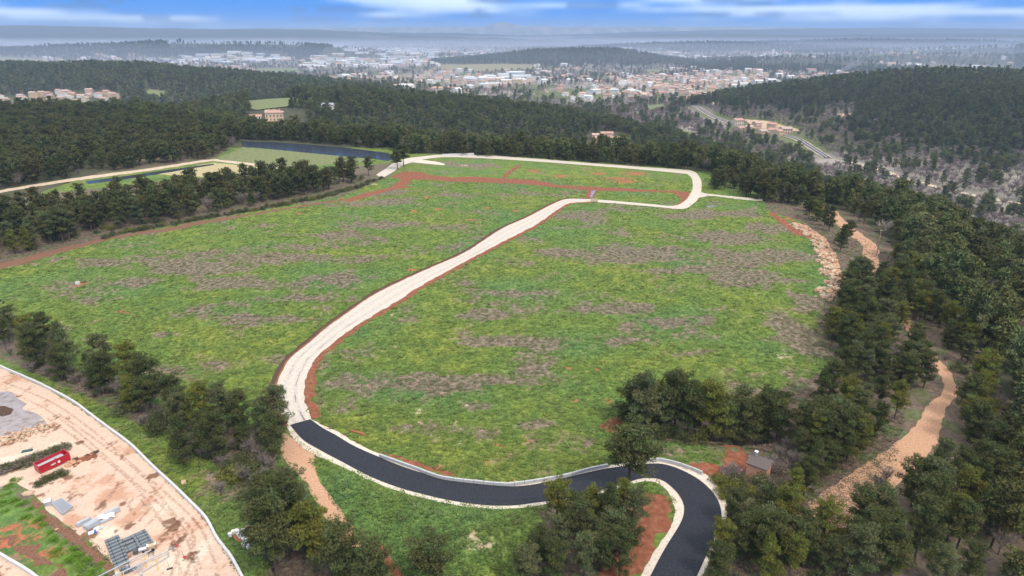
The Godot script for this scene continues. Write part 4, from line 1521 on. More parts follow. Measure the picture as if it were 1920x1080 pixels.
	var trk := P2([38, -75.6, 43.6, -79.5, 51.6, -85.4, 60.2, -92, 67.7, -98, 73.9, -104.8, 78.7, -110.9, 84.7, -116.3, 88.3, -125.2, 89.6, -131.8, 91.8, -140.5, 95.1, -151.5])
	var side_a := PackedVector2Array()
	var side_b := PackedVector2Array()
	var wide := offset_line(trk, 1.0)
	for i in trk.size():
		var half := lerpf(2.7, 0.9, ss(2.0, 7.0, i))
		side_a.append(trk[i] + (wide[i] - trk[i]) * half)
		side_b.append(trk[i] - (wide[i] - trk[i]) * half)
	struct("dirt_track", ribbon(side_b, side_a, 0.04, 120, 0.6, 0.0, 12), M.track)
	clear_line(trk.slice(0, 7), 4.8)
	clear_line(trk.slice(6), 2.3)
	var trk2 := P2([102.6, -182.1, 108.2, -196.5, 115.7, -211.3, 117.6, -225.5, 120.3, -245.4, 123.5, -259.1, 124.4, -274.2])
	struct("dirt_track", ribbon(offset_line(trk2, -2.0), offset_line(trk2, 2.0), 0.04, 60, 0.6, 0.0, 13), M.track)
	clear_line(trk2, 6.5)
	# basins and pond
	struct("meadow", sheet(P2([-161.9, -369.7, -162.3, -415.3, -138.2, -405.3, -75.5, -372.9, -79.7, -364.8, -109.7, -351, -119.3, -346.6]), 6.0, 0.03), M.meadow)
	struct("dry_basin", sheet(rough_edge(P2([-176.1, -332.6, -158.7, -363.2, -127.1, -349.5, -128.8, -335.3, -148, -324.7]), 1.5, 93), 6.0, 0.03), M.straw)
	struct("sand_path", ribbon(P2([-225.2, -290.1, -221.1, -300.8, -206, -323.5, -184.4, -346.6, -165.2, -372.1, -155.5, -369.7, -119.8, -352.5]), P2([-222.3, -286, -218.1, -296.4, -202.6, -317.8, -181.5, -340.9, -162.8, -366.4, -154.2, -364.8, -119.3, -346.6]), 0.06, 90, 1.2, 0.0, 14), M.sandpath)
	struct("pond", sheet(P2([-172, -438.8, -147.5, -434.4, -102.8, -415.3, -70.9, -394, -64.7, -378, -66.5, -368, -75.8, -374.6, -109.1, -390.3, -138.2, -405.3, -163, -417.3]), 6.0, 0.05), M.water)
	struct("ditch_water", ribbon(P2([-198.3, -314.8, -187, -326, -175.5, -339.5, -157.4, -360.1]), P2([-193.6, -308.8, -182.3, -319.7, -171.6, -334, -155.6, -357]), 0.05, 40, 0.5, 0.0, 15), M.water)
	for a in [[-161.9, -369.7, -162.3, -415.3, -138.2, -405.3, -75.5, -372.9, -79.7, -364.8, -109.7, -351, -119.3, -346.6], [-176.1, -332.6, -158.7, -363.2, -127.1, -349.5, -128.8, -335.3, -148, -324.7], [-176.6, -445.7, -149.7, -441.1, -104.3, -421.4, -71, -401.5, -63.8, -381.4, -66, -364.8, -77.8, -369.7, -107.7, -384.9, -136.3, -399.6, -160.8, -411.2]]:
		clear_area(P2(a))
	clear_line(P2([-223.8, -288, -219.6, -298.6, -204.5, -320.9, -182.9, -343.7, -164.2, -369.7, -154.9, -368, -118.9, -349.5]), 5.0)
	clear_line(P2([-54.7, -369.7, -61.1, -355.5, -63, -327.3, -64.5, -314.8]), 6.0)
	# the yard
	var mud := [-92.4, -109.4, 1.8, 2.3, -80.4, -91.4, 2.5, 0.9, -72.7, -88, 2.5, 0.5, -70.7, -89.4, 2.1, 0.5, -73, -99, 0.9, 0.6, -81.6, -104, 1.9, 0.7, -53.7, -78.3, 0.8, 0.9, -60.3, -82.7, 0.8, 1, -56.3, -89.8, 1, 0.8, -58.3, -76, 1.5, 1.1, -52.5, -72, 1.4, 0.8, -47.3, -78.3, 0.9, 1.6, -45.3, -75.6, 0.7, 1.7, -42.9, -72.5, 0.6, 1, -57.3, -82.9, 1.1, 0.7, -48.6, -79.4, 0.8, 0.7, -61.3, -76.7, 0.9, 0.9, -71, -84.8, 1.1, 0.8, -52.7, -79.4, 0.8, 0.6]
	var orange := [-97.6, -124, 5.4, 3.6, -85.1, -114.3, 3, 2.5, -59.8, -84.8, 3.2, 2.6, -54, -81.2, 2.3, 2.4, -62.6, -78.9, 1.5, 1.4, -46.5, -76.7, 3, 2.2, -62.8, -88.7, 3.3, 2.1, -63.2, -97.4, 1.8, 1.6]
	var chalk := [-80.7, -94.3, 3.9, 1.5, -76.1, -98.2, 3.6, 1.3, -79.1, -95.8, 2.6, 0.9, -56.9, -76.7, 3, 1.7, -44.2, -71.6, 4.2, 2, -73.6, -91.4, 2.1, 0.7, -51.5, -82.3, 2.3, 1.5, -41.5, -73.5, 1.4, 2.1]
	var ruts := [P2([-82.9, -107.5, -71.2, -99, -59.4, -90, -51.5, -82.3, -46.5, -76.7, -42.3, -70.6, -40, -66.1]), P2([-101, -119.5, -86.3, -111.3, -74, -102.3, -62.6, -92.9, -52.7, -84.8, -44.8, -77.7, -39.6, -70.6]), P2([-53.6, -81.2, -55.6, -83.5, -54.7, -84.8, -52.2, -82.9, -52, -80.2, -52.4, -78.3]), P2([-47.5, -75.6, -46.9, -78.3, -44.6, -75.6, -43.3, -72, -42.5, -67.8])]
	var ym := StandardMaterial3D.new()
	ym.albedo_texture = paint_yard(mud, orange, chalk, ruts)
	ym.roughness = 0.95
	ym.metallic_specular = 0.25
	ym.texture_repeat = false
	struct("yard_ground", sheet(rough_edge(P2([-129.3, -139.4, -116.5, -131.8, -105.8, -126.4, -98.4, -122.2, -91.6, -118.2, -82.5, -112.3, -77.4, -108.4, -71.7, -104, -64, -97.9, -57.3, -91.9, -51.5, -86.8, -47.1, -82.7, -43.5, -79.4, -40.3, -75.3, -37.3, -72, -34.6, -68.7, -31.5, -64.4, -47.7, -64.4, -52.1, -71, -57.1, -74.7, -61.7, -77.7, -66.6, -80.9, -72.1, -85.4, -76.4, -88, -84.7, -82.9]), 0.35, 95), 4.0, 0.03, YARD), ym)
	struct("yard_ground", sheet(P2([-74.5, -75.6, -67.8, -72.2, -60.8, -68.6, -55.4, -64.8, -66.5, -64.8]), 4.0, 0.03, YARD), ym)
	struct("puddle", sheet(rough_edge(P2([-106, -117.8, -98.6, -116.1, -96.5, -116.1, -93.5, -113.7, -90.6, -111.7, -90, -110.1, -86.4, -108.3, -84.1, -106.6, -82.6, -105.5, -82, -103.4, -84.2, -103.8, -84.9, -102.1, -86.6, -101.1, -92.9, -100.3]), 0.9, 96), 3.0, 0.036), M.mudwater)
	struct("bare_earth", sheet(rough_edge(P2([-95.9, -110.9, -94.2, -111.3, -91.4, -109.8, -90.9, -108.3, -91.8, -107.2, -93.5, -107.5]), 0.8, 97), 2.0, 0.06), M.soil)

func far_ground() -> void:
	var list := [[[228.9, -1242.6, 271.1, -1278.7, 263, -1186.8, 225, -1151.2], M.meadow], [[223.8, -967.4, 236.6, -905.9, 241.3, -822.6, 241.8, -745.5, 224.5, -742.3, 213.9, -795.8], M.meadow], [[-655.3, -1242.7, -663.6, -1297, -631.7, -1287.4, -595.6, -1231.9], M.meadow], [[-285.2, -754, -431.4, -1187.5, -240.7, -800, -227, -759.7, -270.3, -744.1], M.meadow], [[-309.7, -2598.6, -276.4, -2862.7, -127.3, -2859.6, 81.9, -2756.9, 98.8, -2550.6, -111.8, -2499.9], M.stubble], [[-885.4, -2473.5, -990, -2807.4, -831.3, -2807.4, -734.1, -2473.5], M.meadow], [[-2605, -3666.3, -2342, -3594, -2033.9, -3242.9, -2384.2, -3347.8], M.stubble], [[1990.2, -4110.7, 2369.5, -4224.6, 1797.6, -3158.5, 1546.3, -3119.1], M.meadow], [[-1524.7, -2807.4, -1511.9, -3083.9, -1287.2, -2986, -1217.4, -2725.8], M.stubble], [[482, -2589, 568.9, -2636.3, 565.7, -2513.8, 469.3, -2458.4], M.meadow], [[189.3, -1130.4, 208.4, -1141.5, 206.7, -1112, 186.1, -1099.8], M.meadow], [[-1448, -3490.1, -1281.5, -3531.8, -1250.1, -3441.8, -1401.9, -3375.3], M.meadow], [[-444.9, -2291.1, -355.1, -2378.8, -313.8, -2209.4, -398.4, -2130], M.stubble], [[644, -1019.2, 687.5, -1033.9, 643, -959.9, 599.5, -946.8], M.meadow]]
	for l in list:
		var poly := P2(l[0])
		clear_area(poly)
		struct("meadow", sheet(poly, 22.0, 1.0), l[1])
	# the valley road and pale banks beside it
	var road := P2([338.5, -735.6, 342.5, -767.2, 346.1, -802.7, 348.5, -844, 343.2, -882.3, 333.9, -926.3, 322.6, -957.3, 311.5, -993.6, 304.7, -1051.2, 302.3, -1110.2, 306.5, -1189.1])
	var d := 3.4
	struct("road", ribbon(offset_line(road, -d - 1.2), offset_line(road, d + 0.8), 0.6, 80, 1.0, 0.0, 31), M.sandpath)
	struct("road", ribbon(offset_line(road, -d), offset_line(road, d), 0.8, 80), M.roadgrey)
	struct("road_marking", ribbon(offset_line(road, -0.25), offset_line(road, 0.25), 0.86, 80), M.white)
	clear_line(road, 10.0)
	var below := PackedVector2Array()
	for p in road:
		below.append(p + Vector2(-10.0, 30.0))
	clear_line(below, 15.0)
	var lane := P2([349, -711.1, 357.8, -672.6, 365.7, -628.4, 375.6, -594.2, 389.5, -564.1, 408.9, -534.1])
	struct("path", ribbon(offset_line(lane, -2.5), offset_line(lane, 2.5), 0.5, 60, 1.0, 0.0, 32), M.sandpath)
	clear_line(lane, 7.0)
	for a in [[336.9, -1014.2, 362.2, -987.9, 374.9, -923.5, 371.2, -895.9, 345.7, -919.7, 331.9, -963.5], [452.3, -991.3, 471.9, -970.1, 466.3, -948.7, 445.7, -959.2], [337.4, -1204.2, 362.6, -1246, 349.8, -1184.3, 328.4, -1144.7]]:
		clear_area(P2(a))
		struct("bare_earth", sheet(rough_edge(P2(a), 5.0, 77), 12.0, 0.7), M.rock)

func buildings() -> void:
	rng.seed = 4242
	house_shapes()
	village(P2([265.5, -1967.8, 396, -2207.5, 530.3, -2148.7, 672.6, -2405.2, 828, -2311.3, 721.4, -1999, 568, -1779.4, 373.2, -1318.3, 319.3, -1279.4, 328.3, -1527.4, 301.1, -1741.4]), 165, 12.5, "%s house in the valley village", "village houses", 0.2, 1.25)
	village(P2([880.1, -2222.7, 966.8, -2212.2, 860.5, -1965.3, 772.7, -1946.9]), 12, 15.0, "%s house in the short row below the wooded hill", "row below the hill", 0.2, 1.15)
	clear_area(P2([-946.1, -1306, -875.3, -1288.1, -828.2, -1308.7, -740.5, -1293.3, -686.6, -1248.5, -662.1, -1199.8, -728.9, -1184.9, -812.3, -1187.8, -871.2, -1194.3]))
	village(P2([-935.4, -1289.8, -867.9, -1276.2, -821.6, -1297.1, -734.5, -1281.7, -687, -1241.8, -706.4, -1228.2, -803.5, -1233.5, -913.2, -1256.6]), 26, 13.0, "%s house in the hamlet below the pine hill", "hamlet houses", -0.2, 1.0)
	village(P2([-461.6, -2378.8, -186.5, -2501.8, 0, -2109, 85.1, -1891.5, -80.7, -1790, -287.1, -1914.4, -424.8, -2102.7]), 42, 24.0, "%s house scattered among gardens on the plain", "houses on the plain", 0.1, 1.3)
	village(P2([81.1, -1798.9, 226.6, -1887.4, 256.7, -1547.2, 146.2, -1379.9, 70.5, -1557.3]), 14, 30.0, "%s farmhouse among bare trees behind the pine ridge", "farmhouses", 0.3, 1.1)
	clear_area(P2([317.8, -1001.8, 360.8, -904.4, 351.9, -846.1, 324.8, -842.5, 305.2, -902.6, 300, -954.7]))
	village(P2([315.5, -986.7, 352.5, -900.4, 349.4, -874, 324.1, -877.6, 304.5, -922.6]), 9, 13.0, "%s house beside the valley road", "houses by the valley road", 0.5, 1.1, true)
	village(P2([1244.9, -3820.8, 3934.8, -5682.2, 1906.8, -2726.6, 1139.4, -2390.5, 854.8, -2499.7]), 30, 60.0, "%s farmhouse on the hazy plain beyond the village", "far farmhouses", 0.0, 1.5)
	sheds(P2([-835.5, -2807.4, -987.9, -3715.4, -1064.9, -6020.3, -575.1, -6001.9, -373.7, -3602.7, -332.5, -2794.9, -518.7, -2679.7]), 140, 42.0, "%s flat-roofed warehouse in the industrial estate", "industrial estate", 1.15)
	sheds(P2([-1785.5, -3545.8, -1464.5, -3671.9, -1150.8, -3711.6, -1053.3, -3381.3, -1278.3, -3188.4, -1577.6, -3376.5]), 44, 55.0, "%s low warehouse beyond the wooded hills", "warehouses beyond the hills", 0.9)
	sheds(P2([-157.8, -2109, 0, -2439, 82.6, -2209.4, 56.8, -1891.9, -83.3, -1849.1]), 18, 45.0, "%s long building near the plain's crossroads", "long buildings on the plain", 0.7)
	sheds(P2([-3563, -7230, -2243.2, -7636.3, -1360.4, -7109.9, -1120.2, -3799.6, -1792.5, -3799.9]), 34, 95.0, "%s hall on the far hazy rise", "halls on the far rise", 1.0)
	sheds(P2([-429.2, -5287.7, 1051.5, -4919.5, 1087.1, -4324.7, 140.1, -4742.5]), 24, 110.0, "%s hall in the haze behind the wooded hill", "halls behind the hill", 0.9)
	clear_area(P2([-281, -755.2, -217.9, -745.2, -196.2, -671.8, -238.9, -634.4]))
	manor(Vector2(-239.46, -706.37))
	house(Vector2(-259.27, -704.50), 0.3, 1, Vector3(1.2, 0.9, 1.1), M.wall_white, M.tile_a, "white two-storey house with red roof beside the manor", "", true)
	house(Vector2(-251.07, -729.84), 0.1, 0, Vector3(0.9, 0.9, 0.9), M.wall_rose, M.tile_b, "small rose outbuilding behind the manor", "")
	house(Vector2(-196.48, -752.68), 0.0, 1, Vector3(1.1, 0.8, 1.1), M.wall_white, M.roof_grey, "lone white house with grey roof above the pines", "", true)
	clear_area(P2([75.1, -717.7, 128.2, -764.6, 119.7, -650.9, 39.4, -372.2]))
	villa(Vector2(96.43, -693.60))
	house(Vector2(137.11, -656.76), 0.4, 0, Vector3(0.8, 0.8, 0.8), M.wall_cream, M.tile_a, "small cottage with salmon roof among edge pines", "")
	# the rest of the town, too small and too many to count
	var rest := stuff("town", "pale roofs and walls of the town spread over the hazy plain", "town")
	for k in 3:
		var m := join(house_meshes[k + 1][0], recolour(house_meshes[k + 1][1], [Color(0.42, 0.27, 0.21), Color(0.60, 0.60, 0.60), Color(0.46, 0.35, 0.29)][k]), [Color(0.58, 0.52, 0.44), Color(0.68, 0.67, 0.65), Color(0.56, 0.46, 0.37)][k])
		var tr := []
		var cl := PackedColorArray()
		var tries := 0
		while tr.size() < 520 and tries < 12000:
			tries += 1
			var z := -rr(1500.0, 6500.0)
			var p := Vector2(rr(-0.78, 0.78) * -z, z)
			if wooded(p.x, p.y) > 0.22 or patchy.get_noise_2d(p.x * 0.6 + 900.0, p.y * 0.6) < 0.02 or not free_spot(p):
				continue
			var cell := Vector2i(p / 11.0)
			if built.has(cell):
				continue
			built[cell] = true
			var s := rr(1.0, 1.7) * (1.0 if z > -3000.0 else 1.35)
			tr.append(Transform3D(Basis(Vector3.UP, rr(0, TAU)).scaled(Vector3(s * rr(0.9, 1.8), s, s)), g3(p)))
			cl.append(Color.WHITE * rr(0.8, 1.15))
		copies("roofs", rest, m, M.stone, tr, cl)
	house(Vector2(584.53, -1237.34), 0.0, 3, Vector3(1.2, 1, 1.2), M.wall_cream, M.tile_b, "cream farmhouse at the clearing on the wooded hill", "")

func trees() -> void:
	rng.seed = 99
	# meshes: three sizes of detail
	var near_p := []
	var mid_p := []
	var far_p := []
	for i in 7:
		near_p.append(pine_mesh(1000 + i, 0, [0, 1, 0, 2, 1, 0, 0][i]))
	for i in 4:
		var a := pine_mesh(2000 + i, 1, [0, 1, 0, 2][i])
		mid_p.append(join(a[0], a[1], Color(0.085, 0.065, 0.05)))
		a = pine_mesh(3000 + i, 2, [0, 1, 0, 2][i])
		far_p.append(join(a[0], a[1], Color(0.085, 0.065, 0.05)))
	var near_b := []
	var mid_b := []
	var far_b := []
	for i in 3:
		near_b.append(bare_mesh(4000 + i, 0))
	for i in 2:
		var a := bare_mesh(4100 + i, 1)
		mid_b.append(join(a[0], a[1], Color(0.12, 0.10, 0.09)))
		a = bare_mesh(4200 + i, 2)
		far_b.append(join(a[0], a[1], Color(0.12, 0.10, 0.09)))
	var shrubs := [shrub_mesh(5000, 0), shrub_mesh(5001, 0), shrub_mesh(5002, 0)]
	var dry := [shrub_mesh(5100, 0, true), shrub_mesh(5101, 0, true)]
	rng.seed = 77
	# tree by tree: where single trees can be told apart
	var singles := [[Vector2(17.74, -85.93), 1.12, "lone tall pine standing at the bend of the asphalt road"], [Vector2(-10.38, -69.10), 0.8, "thin young pine on the grass bank below the asphalt road"], [Vector2(-57.84, -343.69), 0.95, "round-topped pine beside the pale road at the pond's end"], [Vector2(-55.92, -352.45), 1.1, "pine beside the turning of the pale road"]]
	for s in singles:
		var o := thing("pine_tree", g3(s[0], -0.1), rr(0, TAU), s[2], "pine")
		o.scale = Vector3(s[1] * 1.45, s[1], s[1] * 1.45)
		part("trunk", near_p[1][0], M.bark, o)
		part("crown", near_p[1][1], M.leaf, o)
	# the belt between the yard and the field
	for q in P2([-118.5, -142.8, -113.5, -141.7, -105.2, -135.2, -98.8, -131.8, -91.7, -126.4, -97.5, -126.4, -79.2, -119.1, -73, -116.3, -66.5, -110.3, -59.9, -105.7, -52.9, -101.4, -49.8, -101.9, -45.8, -99.8, -41.5, -99, -39.6, -100.3, -52.6, -92.6, -47.2, -93.2, -34.5, -79.4, -27.8, -74.4, -32.3, -71.6, -17.4, -66.9]):
		pine_spots.append([q, rr(0.75, 1.02), 0])
	for q in P2([-71.4, -108.4, -60.9, -101.9, -54, -95.8, -40.5, -88.7, -61.9, -104, -42.7, -91.4, -50.1, -95.8, -43.5, -88, -37.9, -83.5]):
		shrub_spots.append([q, rr(1.3, 2.1), 0])
	for q in P2([-89.4, -121.3, -88.8, -122.9, -76, -115.3, -75.9, -116.3, -64.7, -104, -52.8, -93.2, -53.2, -95.8, -41.1, -94, -39.6, -92.2, -43.6, -85, -43.1, -95.8, -46, -96.6, -38, -88.7, -38.1, -91.4, -50.3, -94.3, -82.1, -117.8, -78.4, -114.9, -71.4, -111.3, -60.6, -103.1, -57.2, -99.8, -53.1, -97.7, -48.6, -94.3, -45.3, -91.4, -41.5, -88, -39, -86.7, -36.5, -85.4, -33.2, -81.2, -97.6, -124, -93.5, -122.6, -107.3, -131.8, -85.8, -120.6]):
		bare_spots.append([q, rr(0.38, 0.55), 0])
	wood(P2([-124.4, -145.8, -112.9, -141.7, -90.3, -126.4, -73, -116.3, -60.7, -107.5, -45.6, -102.9, -39.7, -99, -38.1, -92.9, -40.6, -91.4, -50.1, -95.8, -58.7, -103.1, -67.5, -106.6, -78.7, -113.7, -94.1, -123.6, -118.7, -138]), 3.7, Vector2(0.6, 0.92), 0, 0.2, 0.25)
	for q in P2([-29.9, -76.7, -30.4, -73.5, -25.9, -71.6, -30.1, -69.2, -21.9, -69.2]):
		pine_spots.append([q, rr(1.0, 1.2), 0])
	# the sunken clump by the field
	for q in P2([20.6, -104.7, 22.8, -102.9, 24.8, -105.4, 26.5, -102.9, 28.7, -104.3, 30.5, -101.9, 32.7, -103.3, 34.3, -100.6, 37.2, -101.4, 39.6, -100.3, 42.9, -103.1, 44.1, -101.4, 46.9, -104, 39.7, -104.8, 26.3, -106.4, 34.9, -104.8, 31.4, -105.7]):
		pine_spots.append([q, rr(0.9, 1.2), 1])
	for q in P2([22.1, -101.4, 25.6, -100.6, 29, -99.6, 20.4, -102.6, 31.7, -99.6]):
		shrub_spots.append([q, rr(1.0, 1.5), 1])
	# the clump inside the bend
	for q in P2([6.4, -78.3, 8.5, -76.7, 11.3, -78.3, 13.3, -76.7, 15.4, -78.3, 8.9, -73, 11.3, -72, 6.4, -72.5, 3.5, -70.6, 13.5, -72.5, 1.7, -68.3, 5.4, -68.3, 9.1, -68.3, 16.8, -76.3, 15.3, -71.8, 13.5, -68.3, 11.7, -69.7]):
		pine_spots.append([q, rr(0.6, 0.82), 2])
	# around the hut and the corner of the rough track
	for q in P2([31.1, -78.3, 32.1, -75.6, 34.7, -76.7, 27.5, -72, 30.1, -71.6, 33.8, -72, 37.3, -75.6, 38.2, -72.5, 25.9, -67.8, 35.2, -68.3, 40.3, -69.2, 41.5, -73.5, 44.4, -70.6, 40.1, -81.2, 43.5, -84.8, 46.4, -88, 49.3, -90, 53.1, -92.9, 50.3, -94.3, 54.3, -97.4, 57.1, -95.8, 62.1, -100.6, 60, -104]):
		pine_spots.append([q, rr(0.62, 0.88), 3])
	for q in P2([31.6, -88, 32.6, -86.7, 34.7, -87.4, 31.3, -84.8, 37.8, -88, 39, -86.7, 34.3, -90, 42, -92.9, 42.5, -90.7, 44.6, -92.9, 32.9, -84.2, 35.7, -85.4]):
		shrub_spots.append([q, rr(0.9, 1.5), 3])
	for q in P2([34.4, -89, 43.4, -94.3, 45.3, -95.8, 44.9, -91.4, 57.5, -88, 55.3, -86.1, 64.5, -72.5, 65, -75.6, 59.5, -69.2]):
		bare_spots.append([q, rr(0.4, 0.6), 3])
	clear_area(P2([37.1, -97.1, 39.7, -98.6, 45.3, -95.8, 46.6, -91.4, 40.5, -84.2, 33.3, -85.4]))
	clear_area(P2([102.7, -243.1, 108.4, -235.8, 105.4, -216, 98.6, -191.5, 90.2, -171.4, 79.1, -151.5, 73.3, -151.5, 86.8, -182.1, 97.4, -222.3]))
	wood(P2([95.1, -327.3, 105.9, -286, 119.6, -267.8, 130.7, -254.9, 120.6, -201.7, 108.3, -165.6, 101.7, -139.4, 92.9, -115.3, 81.7, -95.8, 72.5, -81.2, 63.5, -65.2, 27.5, -65.2, 31.8, -74.6, 38.3, -78.3, 44.4, -88, 46.6, -95.8, 50.7, -104, 68.3, -124, 72.5, -145.2, 85.2, -171.4, 95.1, -182.1, 109.6, -225.5, 108.6, -250.9, 101.5, -267.8, 102.1, -276.1, 88, -300.8]), 3.7, Vector2(0.62, 0.95), 4, 0.04, 0.06)
	# the belt between the field and the basin, with a hedge at its foot
	wood(P2([-163, -182.1, -156.1, -198, -140.3, -228.2, -109.8, -259.1, -82.7, -290.1, -61.7, -327.3, -59.6, -338.1, -89.2, -314.8, -114.1, -300.8, -146.4, -279, -177.7, -258.3, -203.7, -233.7]), 4.8, Vector2(0.85, 1.15), 5, 0.05, 0.14)
	for q in resample(P2([-136.9, -220.4, -130.3, -230.2, -121.1, -238.7, -107.3, -252.5, -91.6, -266.9, -73.6, -290.1, -61.8, -320.9]), 95):
		shrub_spots.append([q + Vector2(rr(-1, 1), rr(-2.2, 0.4)), rr(0.8, 1.25), 5])
	wood(P2([-257.2, -254.9, -223.6, -294.3, -208.2, -327.3, -187.3, -352.5, -166.9, -376.3, -165, -397.7, -171.2, -432.2, -179.7, -457.7, -251.3, -521.4, -331.8, -572.9, -424.4, -580.5, -560.6, -584.3]), 5.2, Vector2(0.9, 1.2), 6, 0.05, 0.02)
	wood(P2([-179.8, -455.2, -106.8, -432.2, -69.7, -419.4, -58.9, -388.5, -39.3, -389.4, -39.8, -394, -59.9, -395.8, -70.4, -403.4, -104, -420.4, -173.7, -443.4]), 4.2, Vector2(0.7, 1.0), 7, 0.08, 0.1)
	wood(P2([-39.2, -388.5, 11.7, -376.3, 86.3, -344.4, 96.9, -334, 98, -338.1, 87.1, -348, 11.8, -380.6, -39.8, -394]), 3.6, Vector2(0.6, 0.9), 7, 0.05, 0.1)
	var say := ["pine in the tree belt between yard and field", "pine of the sunken clump on red earth", "pine in the thicket inside the road bend", "pine near the small hut and rough track", "pine in the dense wood around the rough track", "pine in the belt between field and basin", "pine in the forest behind the dry basin", "pine along the far edge of the plateau"]
	var grp := ["pines beside the yard", "pines of the sunken clump", "pines inside the bend", "pines near the hut", "pines of the track wood", "pines before the basin", "pines behind the basin", "pines along the plateau edge"]
	var tints := []
	for k in [[1.0, 1.0, 1.0], [1.24, 1.2, 0.95], [0.85, 0.9, 0.88], [1.15, 1.15, 1.25]]:
		var m: StandardMaterial3D = M.leaf.duplicate()
		m.albedo_color = Color(k[0], k[1], k[2]).linear_to_srgb() if k[0] <= 1.0 else Color(k[0], k[1], k[2])
		tints.append(m)
	var by_gap := func(a, b) -> bool: return a[0].length_squared() < b[0].length_squared()
	pine_spots.sort_custom(by_gap)
	woods_pine = stuff("pine_forest", "dense dark green pine forest covering the plateau rim and hills", "forest")
	woods_bare = stuff("bare_woodland", "leafless grey brown woodland along the valley floor", "woodland")
	var tr := [[], [], [], []]
	var cl := [PackedColorArray(), PackedColorArray(), PackedColorArray(), PackedColorArray()]
	var made := 0
	for s in pine_spots:
		if made < 290 and in_view(s[0], 4.0):
			made += 1
			var k := rng.randi() % 7
			if k == 3 and rng.randf() < 0.5:
				k = 0
			var tone := rng.randi() % 4
			var place: String = say[s[2]]
			if s[2] == 4:
				place = "pine beside the rough brown track" if line_gap(s[0], keep_clear[0][0]) < 8.0 else ("pine beside the upper pale track" if line_gap(s[0], keep_clear[2][0]) < 9.0 else place)
			var look: String = ["deep green ", "olive ", "dark green ", "grey green "][tone] + ["round-crowned ", "high-crowned ", "round-crowned ", "conical ", "high-crowned ", "round-crowned ", "round-crowned "][k] + ("small " if s[1] < 0.85 else ("large " if s[1] > 1.0 else ""))
			var o := thing("pine_tree", g3(s[0], -0.12), rr(0, TAU), look + place, "pine", grp[s[2]] + ", " + look + place)
			o.scale = Vector3(s[1], s[1] * rr(0.9, 1.08), s[1])
			part("trunk", near_p[k][0], M.bark, o)
			part("crown", near_p[k][1], tints[tone], o)
		else:
			var k := rng.randi() % 4
			var f := rr(0.75, 1.25)
			tr[k].append(spot_place(s[0], s[1], rr(0.88, 1.1)))
			cl[k].append(Color(f * rr(0.92, 1.15), f, f * rr(0.9, 1.1)))
	for k in 4:
		copies("stand", woods_pine, mid_p[k], M.leaf, tr[k], cl[k])
	bare_spots.sort_custom(by_gap)
	var btr := []
	var bcl := PackedColorArray()
	made = 0
	for s in bare_spots:
		if made < 120 and in_view(s[0], 4.0):
			made += 1
			var o := thing("bare_tree", g3(s[0], -0.1), rr(0, TAU), ("small " if s[1] < 0.5 else ("tall " if s[1] > 0.85 else "")) + ["leafless grey shrub tree in the belt beside the yard", "leafless tree in the sunken clump", "leafless tree inside the bend", "leafless pale tree near the hut and rough track", "leafless tree among the pines of the track wood", "leafless tree in the belt before the basin", "leafless tree behind the basin", "leafless tree on the plateau edge"][s[2]], "bare tree", "bare trees, " + ("small " if s[1] < 0.5 else ("tall " if s[1] > 0.85 else "")) + grp[s[2]])
			o.scale = Vector3.ONE * s[1]
			var k := rng.randi() % 3
			part("trunk", near_b[k][0], M.bark, o)
			part("twigs", near_b[k][1], M.twig, o)
		else:
			btr.append(spot_place(s[0], s[1]))
			bcl.append(Color.WHITE * rr(0.8, 1.2))
	copies("stand", woods_bare, mid_b[0], M.twig, btr, bcl)
	shrub_spots.sort_custom(by_gap)
	made = 0
	var str_ := []
	var scl := PackedColorArray()
	for s in shrub_spots:
		if made < 160 and in_view(s[0], 4.0):
			made += 1
			var o := thing("shrub", g3(s[0], -0.08), rr(0, TAU), ["shrub in the belt beside the yard", "shrub under the pines of the sunken clump", "shrub inside the bend", "shrub near the small hut", "shrub under the pines of the track wood", "shrub in the hedge at the field's red edge", "shrub behind the basin", "shrub on the plateau edge"][s[2]], "shrub", "shrubs, " + grp[s[2]])
			o.scale = Vector3.ONE * s[1]
			var tone := rng.randi() % 4
			var arid: bool = s[2] == 3 and rng.randf() < 0.5
			var look: String = ["deep green ", "olive ", "dark green ", "grey green "][tone] if not arid else "dry brown "
			look += "small " if s[1] < 0.95 else ("large " if s[1] > 1.25 else "")
			o.set_meta("label", look + str(o.get_meta("label")))
			o.set_meta("group", look + str(o.get_meta("group")))
			part("foliage", shrubs[rng.randi() % 3] if not arid else dry[rng.randi() % 2], tints[tone], o)
		else:
			str_.append(spot_place(s[0], s[1]))
			scl.append(Color.WHITE * rr(0.8, 1.2))
	var ug := stuff("undergrowth", "low evergreen undergrowth at the feet of the pines", "undergrowth")
	# brush on the floor of the near woods
	for i in 9000:
		var p := Vector2(rr(-150, 130), rr(-330, -62))
		var c := field_color(p)
		if in_view(p, 6.0) and c.g < c.r * 1.05 and c.r < 0.17 and free_spot(p) and outside_by(p.x, p.y) <= 0.0 and patchy.get_noise_2d(p.x * 8.0, p.y * 8.0) > -0.05 and near_wood(p):
			str_.append(spot_place(p, rr(0.35, 0.8), rr(0.5, 0.9)))
			scl.append(Color(rr(0.8, 2.0), rr(0.8, 1.4), rr(0.8, 1.7)))
	copies("brush", ug, shrub_mesh(5200, 1), M.leaf, str_, scl)
	far_woods(mid_p, far_p, mid_b, far_b)

